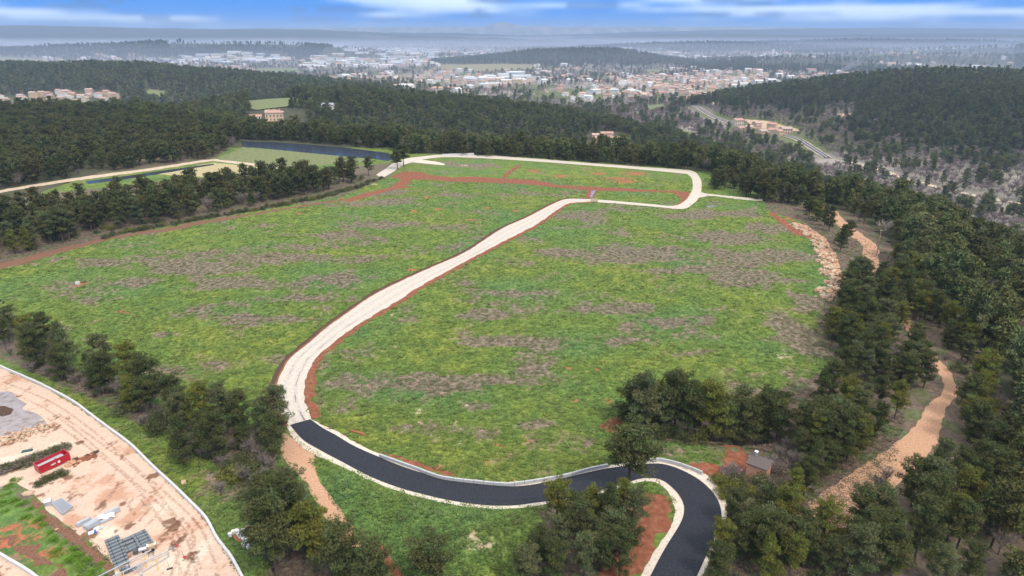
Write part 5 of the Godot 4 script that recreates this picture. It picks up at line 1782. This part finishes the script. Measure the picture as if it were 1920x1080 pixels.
func near_wood(p: Vector2) -> bool:
	for poly in [P2([-128.7, -148.3, -113.3, -142.2, -90.3, -126.4, -73, -116.3, -61.2, -108.4, -45.7, -103.1, -40.4, -99.8, -38.2, -94.3, -35.1, -90, -27.8, -81.2, -21.5, -73.5, -15.7, -65.2, -30.1, -65.2, -33.6, -75.6, -39.1, -84.8, -49.8, -94, -57.9, -101.4, -66.6, -104.8, -77.9, -112.3, -92.6, -121.3, -120, -136.6]), P2([16.8, -103.1, 19, -105.7, 25.4, -109.4, 43.9, -112.1, 65.1, -124, 76.6, -139.4, 91.1, -173.5, 99.6, -182.1, 115.7, -201.7, 111.7, -124, 67.4, -65.2, 24.2, -65.2, 30.8, -78.3, 32.9, -84.8, 36.8, -88.7, 39.1, -95.8, 28.9, -98.2])]:
		if Geometry2D.is_point_in_polygon(p, poly):
			return true
	return false

func weeds() -> void:
	rng.seed = 31
	var kinds := [weed_mesh(1), weed_mesh(2), weed_mesh(3)]
	var tr := [[], [], []]
	var cl := [PackedColorArray(), PackedColorArray(), PackedColorArray()]
	var o := stuff("grass", "grass and weeds growing over the field", "grass")
	var roads := [P2([-39.5, -104.1, -35.2, -98.3, -27.4, -92.6, -17.7, -86.4, -8.9, -83.1, 0, -82, 7.9, -83.2, 16.6, -86.8, 20.2, -88.3, 22.6, -88, 24, -83.5, 23.5, -80.6, 18.9, -72.7, 14.4, -65.2, 22.3, -65.2, 29.9, -77.7, 31.5, -82.9, 30.5, -89.5, 24.1, -94, 15.4, -92.6, 4.1, -88.8, -3, -88.2, -11.2, -89.9, -21.8, -95.8, -32.9, -104.1, -36.1, -106.8, -37.6, -109.4, -39.8, -114.1, -41.5, -121.3, -41.7, -129, -37.8, -145.2, -30.1, -162.6, -11.1, -201.7, 9.1, -239.4, 21.4, -268.7, 31.8, -275.2, 63.3, -264.3, 79.8, -286, 88, -314.8, 91.5, -343.7, 11.7, -376.3, -39.1, -386.7, -58.3, -374.6, -60.1, -340.9, -54.1, -364.8, -38.6, -381.4, 11.5, -368, 83.8, -334, 82.8, -308.8, 71.6, -277.1, 64.5, -267.8, 32.3, -280, 19.8, -277.1, 6, -250.1, -14.7, -206.1, -36.1, -169.8, -45.1, -139.6, -47.2, -129.8, -46.5, -120.2, -44.7, -113.3, -42.8, -109.4]), P2([-129.3, -139.4, -116.5, -131.8, -106.1, -126.8, -91.9, -118.6, -77.6, -108.8, -64.1, -98.2, -51.7, -87.1, -43.6, -79.6, -37.4, -72.2, -31.5, -64.4, -47.7, -64.4, -52.1, -71, -57.1, -74.7, -61.7, -77.7, -66.6, -80.9, -72.1, -85.4, -76.4, -88, -84.7, -82.9]), P2([-39.4, -101.9, -38.2, -96.6, -34.9, -91.4, -31.5, -87.6, -24.8, -78.3, -22.7, -76, -21, -76.3, -22.6, -78.9, -27.8, -85.8, -32.1, -93.2, -32.4, -95.5])]
	var n := 0
	while n < 210000:
		n += 1
		var z := -62.0 - 260.0 * pow(rng.randf(), 1.9)
		var p := Vector2(rr(-0.80, 0.66) * -z, z)
		if p.x > 118.0 or p.x < -170.0:
			continue
		var c := field_color(p)
		if c.r > 0.2 or (c.r > c.g * 2.0):
			continue
		if outside_by(p.x, p.y) > 0.0:
			continue
		var off := false
		for r in roads + bare_polys:
			if Geometry2D.is_point_in_polygon(p, r):
				off = true
				break
		if off:
			continue
		var k := n % 3
		var f := rr(0.9, 1.15)
		var s := rr(0.5, 1.05)
		if rng.randf() < 0.025:
			s *= rr(1.4, 2.1)
			c = Color(0.10, 0.10, 0.05).lerp(c, rr(0.2, 0.8))
		var t := Basis(Vector3.UP, rr(0, TAU)).scaled(Vector3(s * 1.25, s * 0.75, s * 1.25))
		tr[k].append(Transform3D(t, g3(p, -0.02)))
		cl[k].append(Color(c.r * f * rr(0.95, 1.1), c.g * f, c.b * f))
	for k in 3:
		copies("tufts", o, kinds[k], M.weed, tr[k], cl[k])

func yard() -> void:
	rng.seed = 515
	block_wall("yard_wall", P2([-117.8, -133.6, -106.1, -126.8, -98.7, -122.6, -91.8, -118.6, -82.7, -112.7, -77.6, -108.8, -71.9, -104.3, -64.2, -98.3, -57.5, -92.2, -51.7, -87.1, -47.2, -83, -43.6, -79.6, -40.3, -75.4, -37.2, -72.1, -34.6, -68.8, -32.2, -65.6]), 1.5, Vector2(0.34, 0.5), M.pale_concrete, "long pale concrete block wall curving round the sandy yard")
	block_wall("yard_wall", P2([-74.8, -75.9, -67.9, -72.4, -60.8, -68.6, -56, -65.2]), 1.5, Vector2(0.34, 0.5), M.pale_concrete, "short pale concrete wall below the red bank")
	skip(Vector2(-74.47, -90.88), Vector2(-72.36, -94.04))
	# a heap of broken stone and single boulders
	var kinds := [rock_mesh(1), rock_mesh(2), rock_mesh(3), rock_mesh(4)]
	var heap := thing("stone_heap", g3(Vector2(-85.19, -98.96)), 0.0, "heap of broken orange and pale stones beside the muddy puddle", "stones")
	for i in 190:
		var f := rng.randf()
		var c: Vector2 = Vector2(-87.88, -97.70).lerp(Vector2(-81.75, -103.44), f) + Vector2(rng.randfn(), rng.randfn()) * 1.2
		var q := part("stone", kinds[i % 4], [M.rock, M.track, M.sandpath][rng.randi() % 3], heap)
		var s := rr(0.14, 0.42)
		q.transform = Transform3D(Basis.from_euler(Vector3(rr(-1, 1), rr(0, 6), rr(-1, 1))).scaled(Vector3(s, s, s)), g3(c, rr(0.1, 0.75) * (1.0 - f * 0.6)) - heap.position)
	var mound := thing("earth_mound", g3(Vector2(-69.24, -94.04)), 0.0, "low mound of orange earth and stones by the red container", "mound")
	for i in 60:
		var f := rng.randf()
		var c: Vector2 = Vector2(-70.95, -92.58).lerp(Vector2(-68.36, -95.84), f) + Vector2(rng.randfn(), rng.randfn()) * 0.45
		var q := part("clod", kinds[i % 4], [M.soil, M.red, M.track][rng.randi() % 3], mound)
		var s := rr(0.2, 0.6)
		q.transform = Transform3D(Basis(Vector3.UP, rr(0, 6)).scaled(Vector3(s, s * 0.6, s)), g3(c, 0.05) - mound.position)
	for r in [[Vector2(-72.62, -85.29), 0.75, "large flat orange boulder by the bushes"], [Vector2(-50.60, -88.02), 0.5, "orange boulder on the grass strip behind the yard wall"], [Vector2(-69.83, -88.28), 0.3, "small orange stone by the green bush"], [Vector2(-69.08, -88.02), 0.28, "small pink stone by the green bush"], [Vector2(-56.37, -74.25), 0.3, "pale stone at the yard's red edge"], [Vector2(-63.46, -77.42), 0.22, "small pale stone in the weeds of the bank"]]:
		var q := part("boulder", kinds[rng.randi() % 4], M.rock, self)
		q.position = g3(r[0], 0.1)
		q.rotation.y = rr(0, 6)
		q.scale = Vector3(r[1] * 1.2, r[1] * 0.6, r[1])
		tag(q, r[2], "boulder")
	# dark green cover on the sand
	var cv := thing("green_trough", g3(Vector2(-80.28, -96.45)), 0.42, "dark green upturned plastic trough lying on pale sand", "trough")
	var b := Bag.new()
	b.bevel(Vector3(0, 0.12, 0), Vector3(1.5, 0.3, 0.55), Basis.IDENTITY, 0.12)
	part("shell", b.mesh(), M.green_plastic, cv)
	var lip := Bag.new()
	lip.box(Vector3(0, 0.02, 0), Vector3(1.62, 0.05, 0.66))
	part("rim", lip.mesh(), M.green_plastic, cv)
	# bushes growing in the yard
	var sm := [shrub_mesh(6000, 0), shrub_mesh(6001, 0), shrub_mesh(6002, 0, true)]
	for i in 26:
		var f := i / 25.0
		var p: Vector2 = Vector2(-81.66, -89.64).lerp(Vector2(-74.74, -97.07), f) + Vector2(rng.randfn(), rng.randfn()) * 0.35
		var o := thing("shrub", g3(p, -0.1), rr(0, 6), "low brown green shrub in the strip behind the container", "shrub", "shrubs behind the container")
		o.scale = Vector3(rr(0.8, 1.2), rr(0.45, 0.7), rr(0.8, 1.2))
		part("foliage", sm[[0, 2, 2, 1][i % 4]], M.leaf, o)
	for q in [[Vector2(-71.88, -88.02), 0.9], [Vector2(-71.48, -88.69), 0.8], [Vector2(-70.83, -89.64), 0.9], [Vector2(-70.50, -90.19), 0.7], [Vector2(-72.27, -87.36), 0.6]]:
		var o := thing("shrub", g3(q[0], -0.1), rr(0, 6), "rounded green bush before the red container", "shrub", "bushes before the container")
		o.scale = Vector3(q[1], q[1] * 0.8, q[1])
		part("foliage", sm[rng.randi() % 2], M.leaf, o)
	for q in P2([-76.6, -84.8, -75.8, -85.4, -74.9, -82.9, -73.8, -83.5, -72.2, -82.9, -73.3, -81.2, -70.2, -81.7, -76.9, -88.7, -76.6, -87.1, -64.2, -76.7, -62.7, -75.4, -60.7, -74.6, -59, -73.5, -60.5, -73, -57.4, -72, -55.8, -71.1, -55.9, -70.1, -53.9, -69.7, -53.4, -70.6, -66, -78.3, -67.5, -79.4, -69.4, -80, -58.2, -71.6, -54.1, -68.7]):
		var o := thing("shrub", g3(q, -0.15), rr(0, 6), "leafy green weed clump on the bank below the yard", "shrub", "weed clumps on the bank")
		var s := rr(0.45, 0.8)
		o.scale = Vector3(s, s * 0.6, s)
		part("foliage", sm[rng.randi() % 2], M.weed_leaf, o)
	# stack of fence panels with a frame beside it
	var c4 := P2([-67.5, -82.7, -66.7, -83.8, -64, -82, -64.4, -80.3])
	for lay in 5:
		var o := thing("fence_panel", g3(c4[0], 0.06 + lay * 0.09), 0.0, "flat lying grey wire fence panel in the stack on the sand", "fence panel", "stacked fence panels")
		panel_frame(o, c4, 0.06 + lay * 0.09, true)
	var fr := P2([-65.7, -83.1, -65.2, -84, -63.1, -82.6, -63.7, -81.6])
	var o1 := thing("metal_frame", g3(fr[0], 0.04), 0.0, "empty rectangular steel frame lying beside the fence panels", "frame")
	panel_frame(o1, fr, 0.04, false)
	var cr := thing("crate", g3(Vector2(-68.08, -82.82)), 0.5, "small pale crate beside the fence panel stack", "crate")
	var cb := Bag.new()
	for i in 4:
		cb.box(Vector3(0, 0.1 + i * 0.17, 0), Vector3(0.95, 0.13, 0.95))
	cb.box(Vector3(0, 0.33, 0), Vector3(0.86, 0.6, 0.86))
	part("body", cb.mesh(), M.galv, cr)
	var cl := Bag.new()
	cl.bevel(Vector3(0, 0.72, 0), Vector3(0.8, 0.14, 0.8))
	part("lid", cl.mesh(), M.white, cr)
	# bundles of galvanised profiles
	bar_bundle(Vector2(-61.04, -77.97), Vector2(-60.01, -79.42), 5, 3, "separate narrow bundle of galvanised profiles beside the fence panels")
	bar_bundle(Vector2(-59.52, -77.42), Vector2(-58.54, -78.97), 8, 4, "widest bundle of galvanised profiles on bearers")
	bar_bundle(Vector2(-58.26, -80.11), Vector2(-56.95, -81.50), 5, 4, "bright bundle of galvanised profiles farthest from the bank")
	bar_bundle(Vector2(-58.05, -78.63), Vector2(-56.90, -79.99), 4, 2, "low bundle of galvanised profiles on dark bearers")
	var wr := thing("white_tarpaulin", g3(Vector2(-57.84, -79.76)), 0.4, "crumpled white tarpaulin over the galvanised bundles", "tarpaulin")
	var wb := Bag.new()
	for i in 5:
		for j in 3:
			var q := []
			for e in [[0, 0], [1, 0], [1, 1], [0, 1]]:
				var u: int = i + e[0]
				var w: int = j + e[1]
				q.append(Vector3(u * 0.42 - 1.0, 0.62 + 0.13 * sin(u * 2.3 + w * 1.7) - 0.12 * absf(w - 1.5), w * 0.4 - 0.6))
			wb.quad(q[0], q[3], q[2], q[1])
	part("sheet", wb.mesh(), M.white, wr)
	for s in [[Vector2(-58.10, -76.77), M.blue, "white and blue sack lying by the bundles"], [Vector2(-57.79, -77.53), M.tarp, "pale folded sack lying by the bundles"]]:
		var o := thing("sack", g3(s[0]), 0.6, s[2], "sack")
		var q := Bag.new()
		q.bevel(Vector3(0, 0.13, 0), Vector3(1.1, 0.26, 0.6), Basis.IDENTITY, 0.1)
		part("body", q.mesh(), M.white, o)
		var t := Bag.new()
		t.bevel(Vector3(0.3, 0.15, 0.05), Vector3(0.4, 0.26, 0.64), Basis.IDENTITY, 0.08)
		part("print_band", t.mesh(), s[1], o)
	# rolls of wire mesh
	var dir: float = -(Vector2(-54.07, -75.81) - Vector2(-55.09, -74.87)).angle()
	for i in 9:
		var p: Vector2 = Vector2(-54.53, -75.23).lerp(Vector2(-50.74, -70.60), i / 8.0)
		mesh_roll(p, dir + rr(-0.05, 0.05), 1.75, 0.26, 0.0, "grey wire mesh roll in the long row", "wire mesh rolls in the long row")
	for p in P2([-52.5, -75.2, -51.8, -74.6, -51.2, -73.9, -50.8, -73.4]):
		mesh_roll(p, dir + rr(-0.06, 0.06), 1.75, 0.27, 0.0, "grey wire mesh roll in the middle pile", "wire mesh rolls in the middle pile")
	for p in P2([-51.4, -76.3, -50.9, -75.8, -50.4, -75.3, -49.9, -74.7, -49.4, -74.2]):
		mesh_roll(p, dir + rr(-0.06, 0.06), 1.75, 0.27, 0.0, "grey wire mesh roll in the pile beside the machine", "wire mesh rolls beside the machine")
	for p in P2([-50, -69.9, -49.4, -69.3, -49, -69.6]):
		mesh_roll(p, dir + rr(-0.1, 0.1), 1.2, 0.24, 0.0, "grey wire mesh roll under the raised frame", "wire mesh rolls under the frame")
	# the raised galvanised frame on yellow posts
	var ga: Vector2 = Vector2(-52.18, -67.39)
	var gb: Vector2 = Vector2(-47.64, -72.34)
	var gc: Vector2 = Vector2(-50.18, -67.66)
	var gd: Vector2 = Vector2(-45.36, -72.14)
	var fm := thing("gate_frame", g3(ga), 0.0, "long galvanised gate frame raised on yellow posts", "frame")
	beam(fm, "rail", g3(ga, 0.95), g3(gb, 0.95), 0.13, M.galv)
	beam(fm, "rail", g3(gc, 0.95), g3(gd, 0.95), 0.13, M.galv)
	beam(fm, "end_post", g3(gd, 0.0), g3(gd, 1.0), 0.11, M.galv)
	beam(fm, "lower_rail", g3(gd, 0.12), g3(Vector2(-47.64, -69.01), 0.12), 0.13, M.galv)
	for q in P2([-47.4, -70.2, -45.6, -69.7, -48.9, -67.7]):
		beam(fm, "yellow_post", g3(q, 0.0), g3(q + Vector2(-0.35, -0.75), 1.1), 0.12, M.yellow)
	for q in [[Vector2(-49.32, -69.47), 0.22], [Vector2(-46.79, -68.01), 0.24]]:
		beam(fm, "column", g3(q[0], 0.0), g3(q[0], 1.05), q[1], M.galv)
	for i in 7:
		var f := i / 6.0
		beam(fm, "slat", g3(Vector2(-49.20, -70.03).lerp(Vector2(-48.55, -70.79), f), 0.35), g3(Vector2(-48.14, -68.92).lerp(Vector2(-47.47, -69.75), f), 0.35), 0.06, M.galv)
	var mc := thing("compressor", g3(Vector2(-49.57, -72.93)), 0.45, "grey drum-shaped compressor on a small chassis by the mesh rolls", "compressor")
	var t1 := Bag.new()
	t1.tube(Vector3(-0.1, 0.45, 0), Vector3(0.85, 0.45, 0), 0.28, 0.28, 14)
	part("tank", t1.mesh(), M.galv, mc)
	var t2 := Bag.new()
	t2.bevel(Vector3(-0.5, 0.4, 0), Vector3(0.6, 0.6, 0.6), Basis.IDENTITY, 0.08)
	part("motor", t2.mesh(), M.dark_debris, mc)
	for s in [-0.3, 0.3]:
		var t3 := Bag.new()
		t3.tube(Vector3(0.4, 0.16, s - 0.04), Vector3(0.4, 0.16, s + 0.04), 0.16, 0.16, 12)
		part("wheel", t3.mesh(), M.black, mc)
	var bx := thing("cardboard_box", g3(Vector2(-48.40, -73.74)), 0.5, "beige cardboard box with open flaps beside the frame", "box")
	var x1 := Bag.new()
	x1.box(Vector3(0, 0.3, 0), Vector3(0.75, 0.6, 0.6))
	part("body", x1.mesh(), M.sandpath, bx)
	for s in [-1.0, 1.0]:
		var x2 := Bag.new()
		x2.box(Vector3(s * 0.45, 0.66, 0), Vector3(0.3, 0.03, 0.56), Basis(Vector3.BACK, s * 0.6))
		part("flap", x2.mesh(), M.white, bx)
	var bk := thing("cut_off_saw", g3(Vector2(-47.83, -72.44)), 0.3, "black cutting machine on stand by the raised frame", "saw")
	var k1 := Bag.new()
	for s in [Vector2(-0.3, -0.2), Vector2(0.3, -0.2), Vector2(-0.3, 0.2), Vector2(0.3, 0.2)]:
		k1.tube(Vector3(s.x, 0, s.y), Vector3(s.x * 0.7, 0.6, s.y * 0.7), 0.03, 0.03, 6)
	part("stand", k1.mesh(), M.black, bk)
	var k2 := Bag.new()
	k2.bevel(Vector3(-0.1, 0.72, 0), Vector3(0.6, 0.25, 0.35), Basis.IDENTITY, 0.06)
	k2.tube(Vector3(0.3, 0.8, -0.03), Vector3(0.3, 0.8, 0.03), 0.24, 0.24, 14)
	part("machine", k2.mesh(), M.black, bk)
	var sl := thing("steel_grate", g3(Vector2(-45.75, -73.74)), 0.2, "small square steel grate lying on the sand past the frame", "grate")
	var n1 := Bag.new()
	for i in 6:
		n1.box(Vector3(-0.35 + i * 0.14, 0.05, 0), Vector3(0.05, 0.05, 0.75))
	n1.box(Vector3(0, 0.045, -0.36), Vector3(0.8, 0.06, 0.05))
	n1.box(Vector3(0, 0.045, 0.36), Vector3(0.8, 0.06, 0.05))
	part("bars", n1.mesh(), M.steelgrey, sl)
	var ft := thing("barrier_foot", g3(Vector2(-44.22, -69.94)), 0.5, "black rubber fence foot with a thin rod before the frame", "fence foot")
	var n2 := Bag.new()
	n2.bevel(Vector3(0, 0.07, 0), Vector3(0.72, 0.16, 0.26), Basis.IDENTITY, 0.05)
	part("foot", n2.mesh(), M.black, ft)
	var n3 := Bag.new()
	n3.tube(Vector3(0, 0.1, 0), Vector3(-0.15, 1.3, -0.1), 0.02, 0.02, 6)
	part("rod", n3.mesh(), M.steelgrey, ft)
	for s in [[Vector2(-43.27, -72.05), "thin survey rod with red base standing on the sand"], [Vector2(-45.29, -74.15), "short survey rod with red tip near the grate"]]:
		var o := thing("survey_rod", g3(s[0]), 0.0, s[1], "rod")
		var q := Bag.new()
		q.tube(Vector3(0, 0.1, 0), Vector3(-0.2, 1.2, 0.1), 0.03, 0.025, 6)
		part("rod", q.mesh(), M.rust, o)
		var w := Bag.new()
		w.bevel(Vector3(0, 0.06, 0), Vector3(0.4, 0.14, 0.4))
		part("base", w.mesh(), M.red_paint, o)
	# things left behind the wall: boards, tub, buckets
	log_or_sheet("board_platform", P2([-38.4, -76, -37.2, -74.8, -35.9, -75.8, -37.1, -77]), 0.05, 0.07, M.rust, "rusty brown board platform on red earth behind the yard wall", "boards", 7)
	log_or_sheet("board_platform", P2([-36, -76.6, -35.6, -76, -35, -76.8, -35.6, -77.1]), 0.04, 0.06, M.rust, "smaller broken brown boards on the grass", "boards", 4)
	var tub := thing("mixing_tub", g3(Vector2(-37.09, -76.02), 0.12), 0.35, "square white open tub standing on the brown boards", "tub")
	var s1 := Bag.new()
	for e in [-1.0, 1.0]:
		s1.box(Vector3(e * 0.42, 0.42, 0), Vector3(0.1, 0.84, 0.94))
		s1.box(Vector3(0, 0.42, e * 0.42), Vector3(0.74, 0.84, 0.1))
	s1.box(Vector3(0, 0.25, 0), Vector3(0.74, 0.08, 0.74))
	part("shell", s1.mesh(), M.white, tub)
	var s2 := Bag.new()
	s2.box(Vector3(0, 0.5, 0), Vector3(0.73, 0.04, 0.73))
	part("contents", s2.mesh(), M.soil, tub)
	for s in [[Vector2(-38.74, -76.02), "white bucket standing apart beside the brown boards", 1.3], [Vector2(-38.51, -76.55), "white bucket behind the corner of the brown boards", 1.3], [Vector2(-38.10, -76.66), "white bucket touching the white tub", 1.4], [Vector2(-37.64, -76.02), "short white bucket on the boards", 0.9], [Vector2(-36.56, -75.07), "white bucket at the boards' lower edge", 1.2], [Vector2(-36.25, -75.13), "dark-rimmed white bucket at the boards' lower edge", 1.2], [Vector2(-36.18, -74.04), "big white bucket in the pile", 1.2], [Vector2(-35.46, -73.64), "white lidded bucket in the pile", 1.0], [Vector2(-35.35, -73.94), "tilted white bucket in the pile", 1.1]]:
		bucket(s[0], M.white, s[1], s[2])
	bucket(Vector2(-35.75, -73.84), M.blue, "blue bucket in the pile of white buckets", 1.1)
	bucket(Vector2(-36.76, -76.71), M.blue, "blue bucket behind the white tub", 1.0)
	bucket(Vector2(-36.73, -77.26), M.terracotta, "terracotta coloured bucket on the grass behind the tub", 1.5)

func panel_frame(o: Node3D, c: PackedVector2Array, y: float, mesh_: bool) -> void:
	for i in 4:
		beam(o, "edge_tube", g3(c[i], y), g3(c[(i + 1) % 4], y), 0.07, M.galv)
	if mesh_:
		var b := Bag.new()
		for i in 22:
			var f := (i + 0.5) / 22.0
			b.tube(g3(c[0].lerp(c[1], f), y) - o.position, g3(c[3].lerp(c[2], f), y) - o.position, 0.014, 0.014, 4, Color.WHITE, false)
			b.tube(g3(c[0].lerp(c[3], f), y) - o.position, g3(c[1].lerp(c[2], f), y) - o.position, 0.014, 0.014, 4, Color.WHITE, false)
		part("wire_mesh", b.mesh(), M.galv, o).set_meta("kind", "stuff")

func roadside() -> void:
	rng.seed = 616
	block_wall("retaining_wall", P2([-21.6, -94.8, -15.8, -91.6, -11.1, -89, -6, -87.9, -2.9, -87.4, 0, -87.2, 4.2, -88.2, 8.7, -89.5, 11.8, -90.9, 15.3, -92.1]), 1.55, Vector2(0.3, 0.62), M.concrete, "grey concrete block wall along the outer edge of the asphalt road")
	block_wall("retaining_wall", P2([22, -93.5, 24, -93.6, 26.4, -92.6, 28.5, -91.2, 29.8, -90]), 1.55, Vector2(0.3, 0.62), M.concrete, "short grey block wall round the top of the bend")
	block_wall("far_wall", P2([-39.1, -384.1, -30.6, -385.8, -21.4, -387.6]), 3.0, Vector2(0.4, 1.1), M.pale_concrete, "low white wall at the far corner of the plateau road")
	# hut with a chimney
	var a: Vector2 = Vector2(36.58, -89.64)
	var d: Vector2 = Vector2(38.81, -87.89) - a
	var o := thing("hut", g3(Vector2(38.33, -89.64)), -d.angle(), "small salmon walled hut with mossy grey roof and metal chimney", "hut")
	var w := 3.1
	var dd := 2.1
	var h := 2.3
	var b := Bag.new()
	b.box(Vector3(0, h * 0.5 - 0.2, 0), Vector3(w, h + 0.4, dd))
	for s in [-1.0, 1.0]:
		b.tri(Vector3(s * w * 0.5, h, -dd * 0.5), Vector3(s * w * 0.5, h + 0.65, -dd * 0.5 + 0.01), Vector3(s * w * 0.5, h, dd * 0.5))
	part("wall", b.mesh(), M.salmon, o)
	var r := Bag.new()
	r.box(Vector3(0, h + 0.36, 0.02), Vector3(w + 0.25, 0.12, dd + 0.3), Basis(Vector3.RIGHT, 0.24))
	var rf := part("roof", r.mesh(), M.slate, o)
	var ch := Bag.new()
	ch.tube(Vector3(-0.9, h + 0.5, -0.9), Vector3(-0.9, h + 1.3, -0.9), 0.19, 0.19, 10)
	part("chimney", ch.mesh(), M.galv, rf)
	var cp := Bag.new()
	cp.bevel(Vector3(-0.9, h + 1.4, -0.9), Vector3(0.55, 0.14, 0.55))
	part("chimney_cap", cp.mesh(), M.white, rf)
	var dr := Bag.new()
	dr.box(Vector3(0.6, 0.8, dd * 0.5 + 0.03), Vector3(0.8, 1.6, 0.06))
	part("door", dr.mesh(), M.rust, o)
	for s in [[Vector2(33.67, -89.09), "white cylinder lying in the brush beside the bend, next to another"], [Vector2(34.42, -88.82), "second white cylinder lying in the brush towards the hut"]]:
		var q := thing("gas_cylinder", g3(s[0], 0.2), rr(-0.4, 0.4), s[1], "cylinder")
		var t := Bag.new()
		t.tube(Vector3(-0.35, 0, 0), Vector3(0.35, 0, 0), 0.2, 0.2, 12)
		part("body", t.mesh(), M.white, q)
		var v := Bag.new()
		v.tube(Vector3(0.35, 0, 0), Vector3(0.45, 0, 0), 0.06, 0.05, 8)
		part("valve", v.mesh(), M.galv, q)
	# poles
	for s in [[Vector2(73.06, -118.01), 6.5, "wooden utility pole with a crossbar among the pines"], [Vector2(112.88, -201.73), 8.5, "bare wooden pole beside the upper pale track"]]:
		var q := thing("utility_pole", g3(s[0]), 0.3, s[2], "pole")
		var t := Bag.new()
		t.tube(Vector3.ZERO, Vector3(0, s[1], 0), 0.15, 0.1, 8)
		part("pole", t.mesh(), M.wood, q)
		var c := Bag.new()
		c.box(Vector3(0, s[1] - 0.35, 0.14), Vector3(1.3, 0.12, 0.1))
		part("crossbar", c.mesh(), M.wood, q)
		for k in [-0.5, 0.5]:
			var i := Bag.new()
			i.tube(Vector3(k, s[1] - 0.29, 0.14), Vector3(k, s[1] - 0.1, 0.14), 0.05, 0.04, 6)
			part("insulator", i.mesh(), M.white, q)
	# marker block and planks in the field
	var mk := thing("marker_block", g3(Vector2(-119.46, -176.40)), 0.3, "pale concrete marker block on red soil in the field", "block")
	var m1 := Bag.new()
	m1.bevel(Vector3(0, 0.35, 0), Vector3(1.0, 0.75, 0.8), Basis.IDENTITY, 0.06)
	part("block", m1.mesh(), M.pale_concrete, mk)
	var m2 := Bag.new()
	m2.box(Vector3(0, 0.76, 0), Vector3(0.5, 0.06, 0.4))
	part("cover", m2.mesh(), M.galv, mk)
	log_or_sheet("plank_pile", P2([-28.3, -102.9, -27.9, -102.3, -25.3, -101, -25.6, -101.7]), 0.05, 0.18, M.rust, "reddish planks lying in the grass beside the asphalt road", "planks", 4)
	log_or_sheet("culvert_cover", P2([32.8, -279, 32.2, -273.3, 34.9, -272.4, 35.5, -277.6]), 0.16, 0.12, M.wood, "brown plank cover across the pale road", "planks", 8)
	# the rock face at the edge of the field
	var kinds := [rock_mesh(11), rock_mesh(12), rock_mesh(13), rock_mesh(14), rock_mesh(15)]
	var rf2 := thing("rock_outcrop", g3(Vector2(98.19, -207.24)), 0.0, "broken pale and orange rock face at the field's wooded edge", "rocks")
	var line := resample(P2([102.3, -238.7, 103, -230.9, 102.3, -220.4, 99.1, -206.1, 95.1, -193.9, 91.8, -184.3, 89.8, -177.7, 84.4, -169.4, 81.3, -164.8]), 150)
	var bed := sheet(rough_edge(P2([103, -242.4, 105.8, -236.5, 105.7, -222.9, 101, -202.8, 93.6, -182.1, 86.7, -169.4, 81.2, -163.3, 81.6, -167.1, 88.4, -178.5, 94.6, -196.5, 100, -217.9, 100.2, -229.5]), 1.0, 98), 2.0, 0.03)
	struct("eroded_bank", bed, M.track)
	for i in 280:
		var c := line[rng.randi() % 150] + Vector2(rr(-3.2, 1.4), rr(-1.5, 1.5))
		var q := part("rock", kinds[i % 5], [M.rock, M.rock, M.sandpath, M.track][rng.randi() % 4], rf2)
		var s := rr(0.3, 0.95)
		q.transform = Transform3D(Basis.from_euler(Vector3(rr(-0.4, 0.4), rr(0, 6), rr(-0.4, 0.4))).scaled(Vector3(s, s * rr(0.7, 1.2), s)), g3(c, rr(-0.15, 0.45)) - rf2.position)
	# smoke from a garden fire beyond the village
	var at: Vector2 = Vector2(1011.86, -2231.84)
	var y := hgt(at.x, at.y)
	for i in 3:
		var fv := FogVolume.new()
		fv.name = numbered("smoke")
		fv.shape = RenderingServer.FOG_VOLUME_SHAPE_ELLIPSOID
		fv.size = Vector3(32 + i * 22, 9 + i * 6, 10 + i * 6)
		fv.position = Vector3(at.x + 10 + i * 21, y + 13 + i * 11, at.y)
		fv.rotation_degrees.z = 34 - i * 5
		var fmat := FogMaterial.new()
		fmat.density = 0.040 / (1.0 + i * 2.2)
		fmat.albedo = Color(0.9, 0.93, 1.0)
		fv.material = fmat
		add_child(fv)
		tag(fv, "", "", "", "stuff")
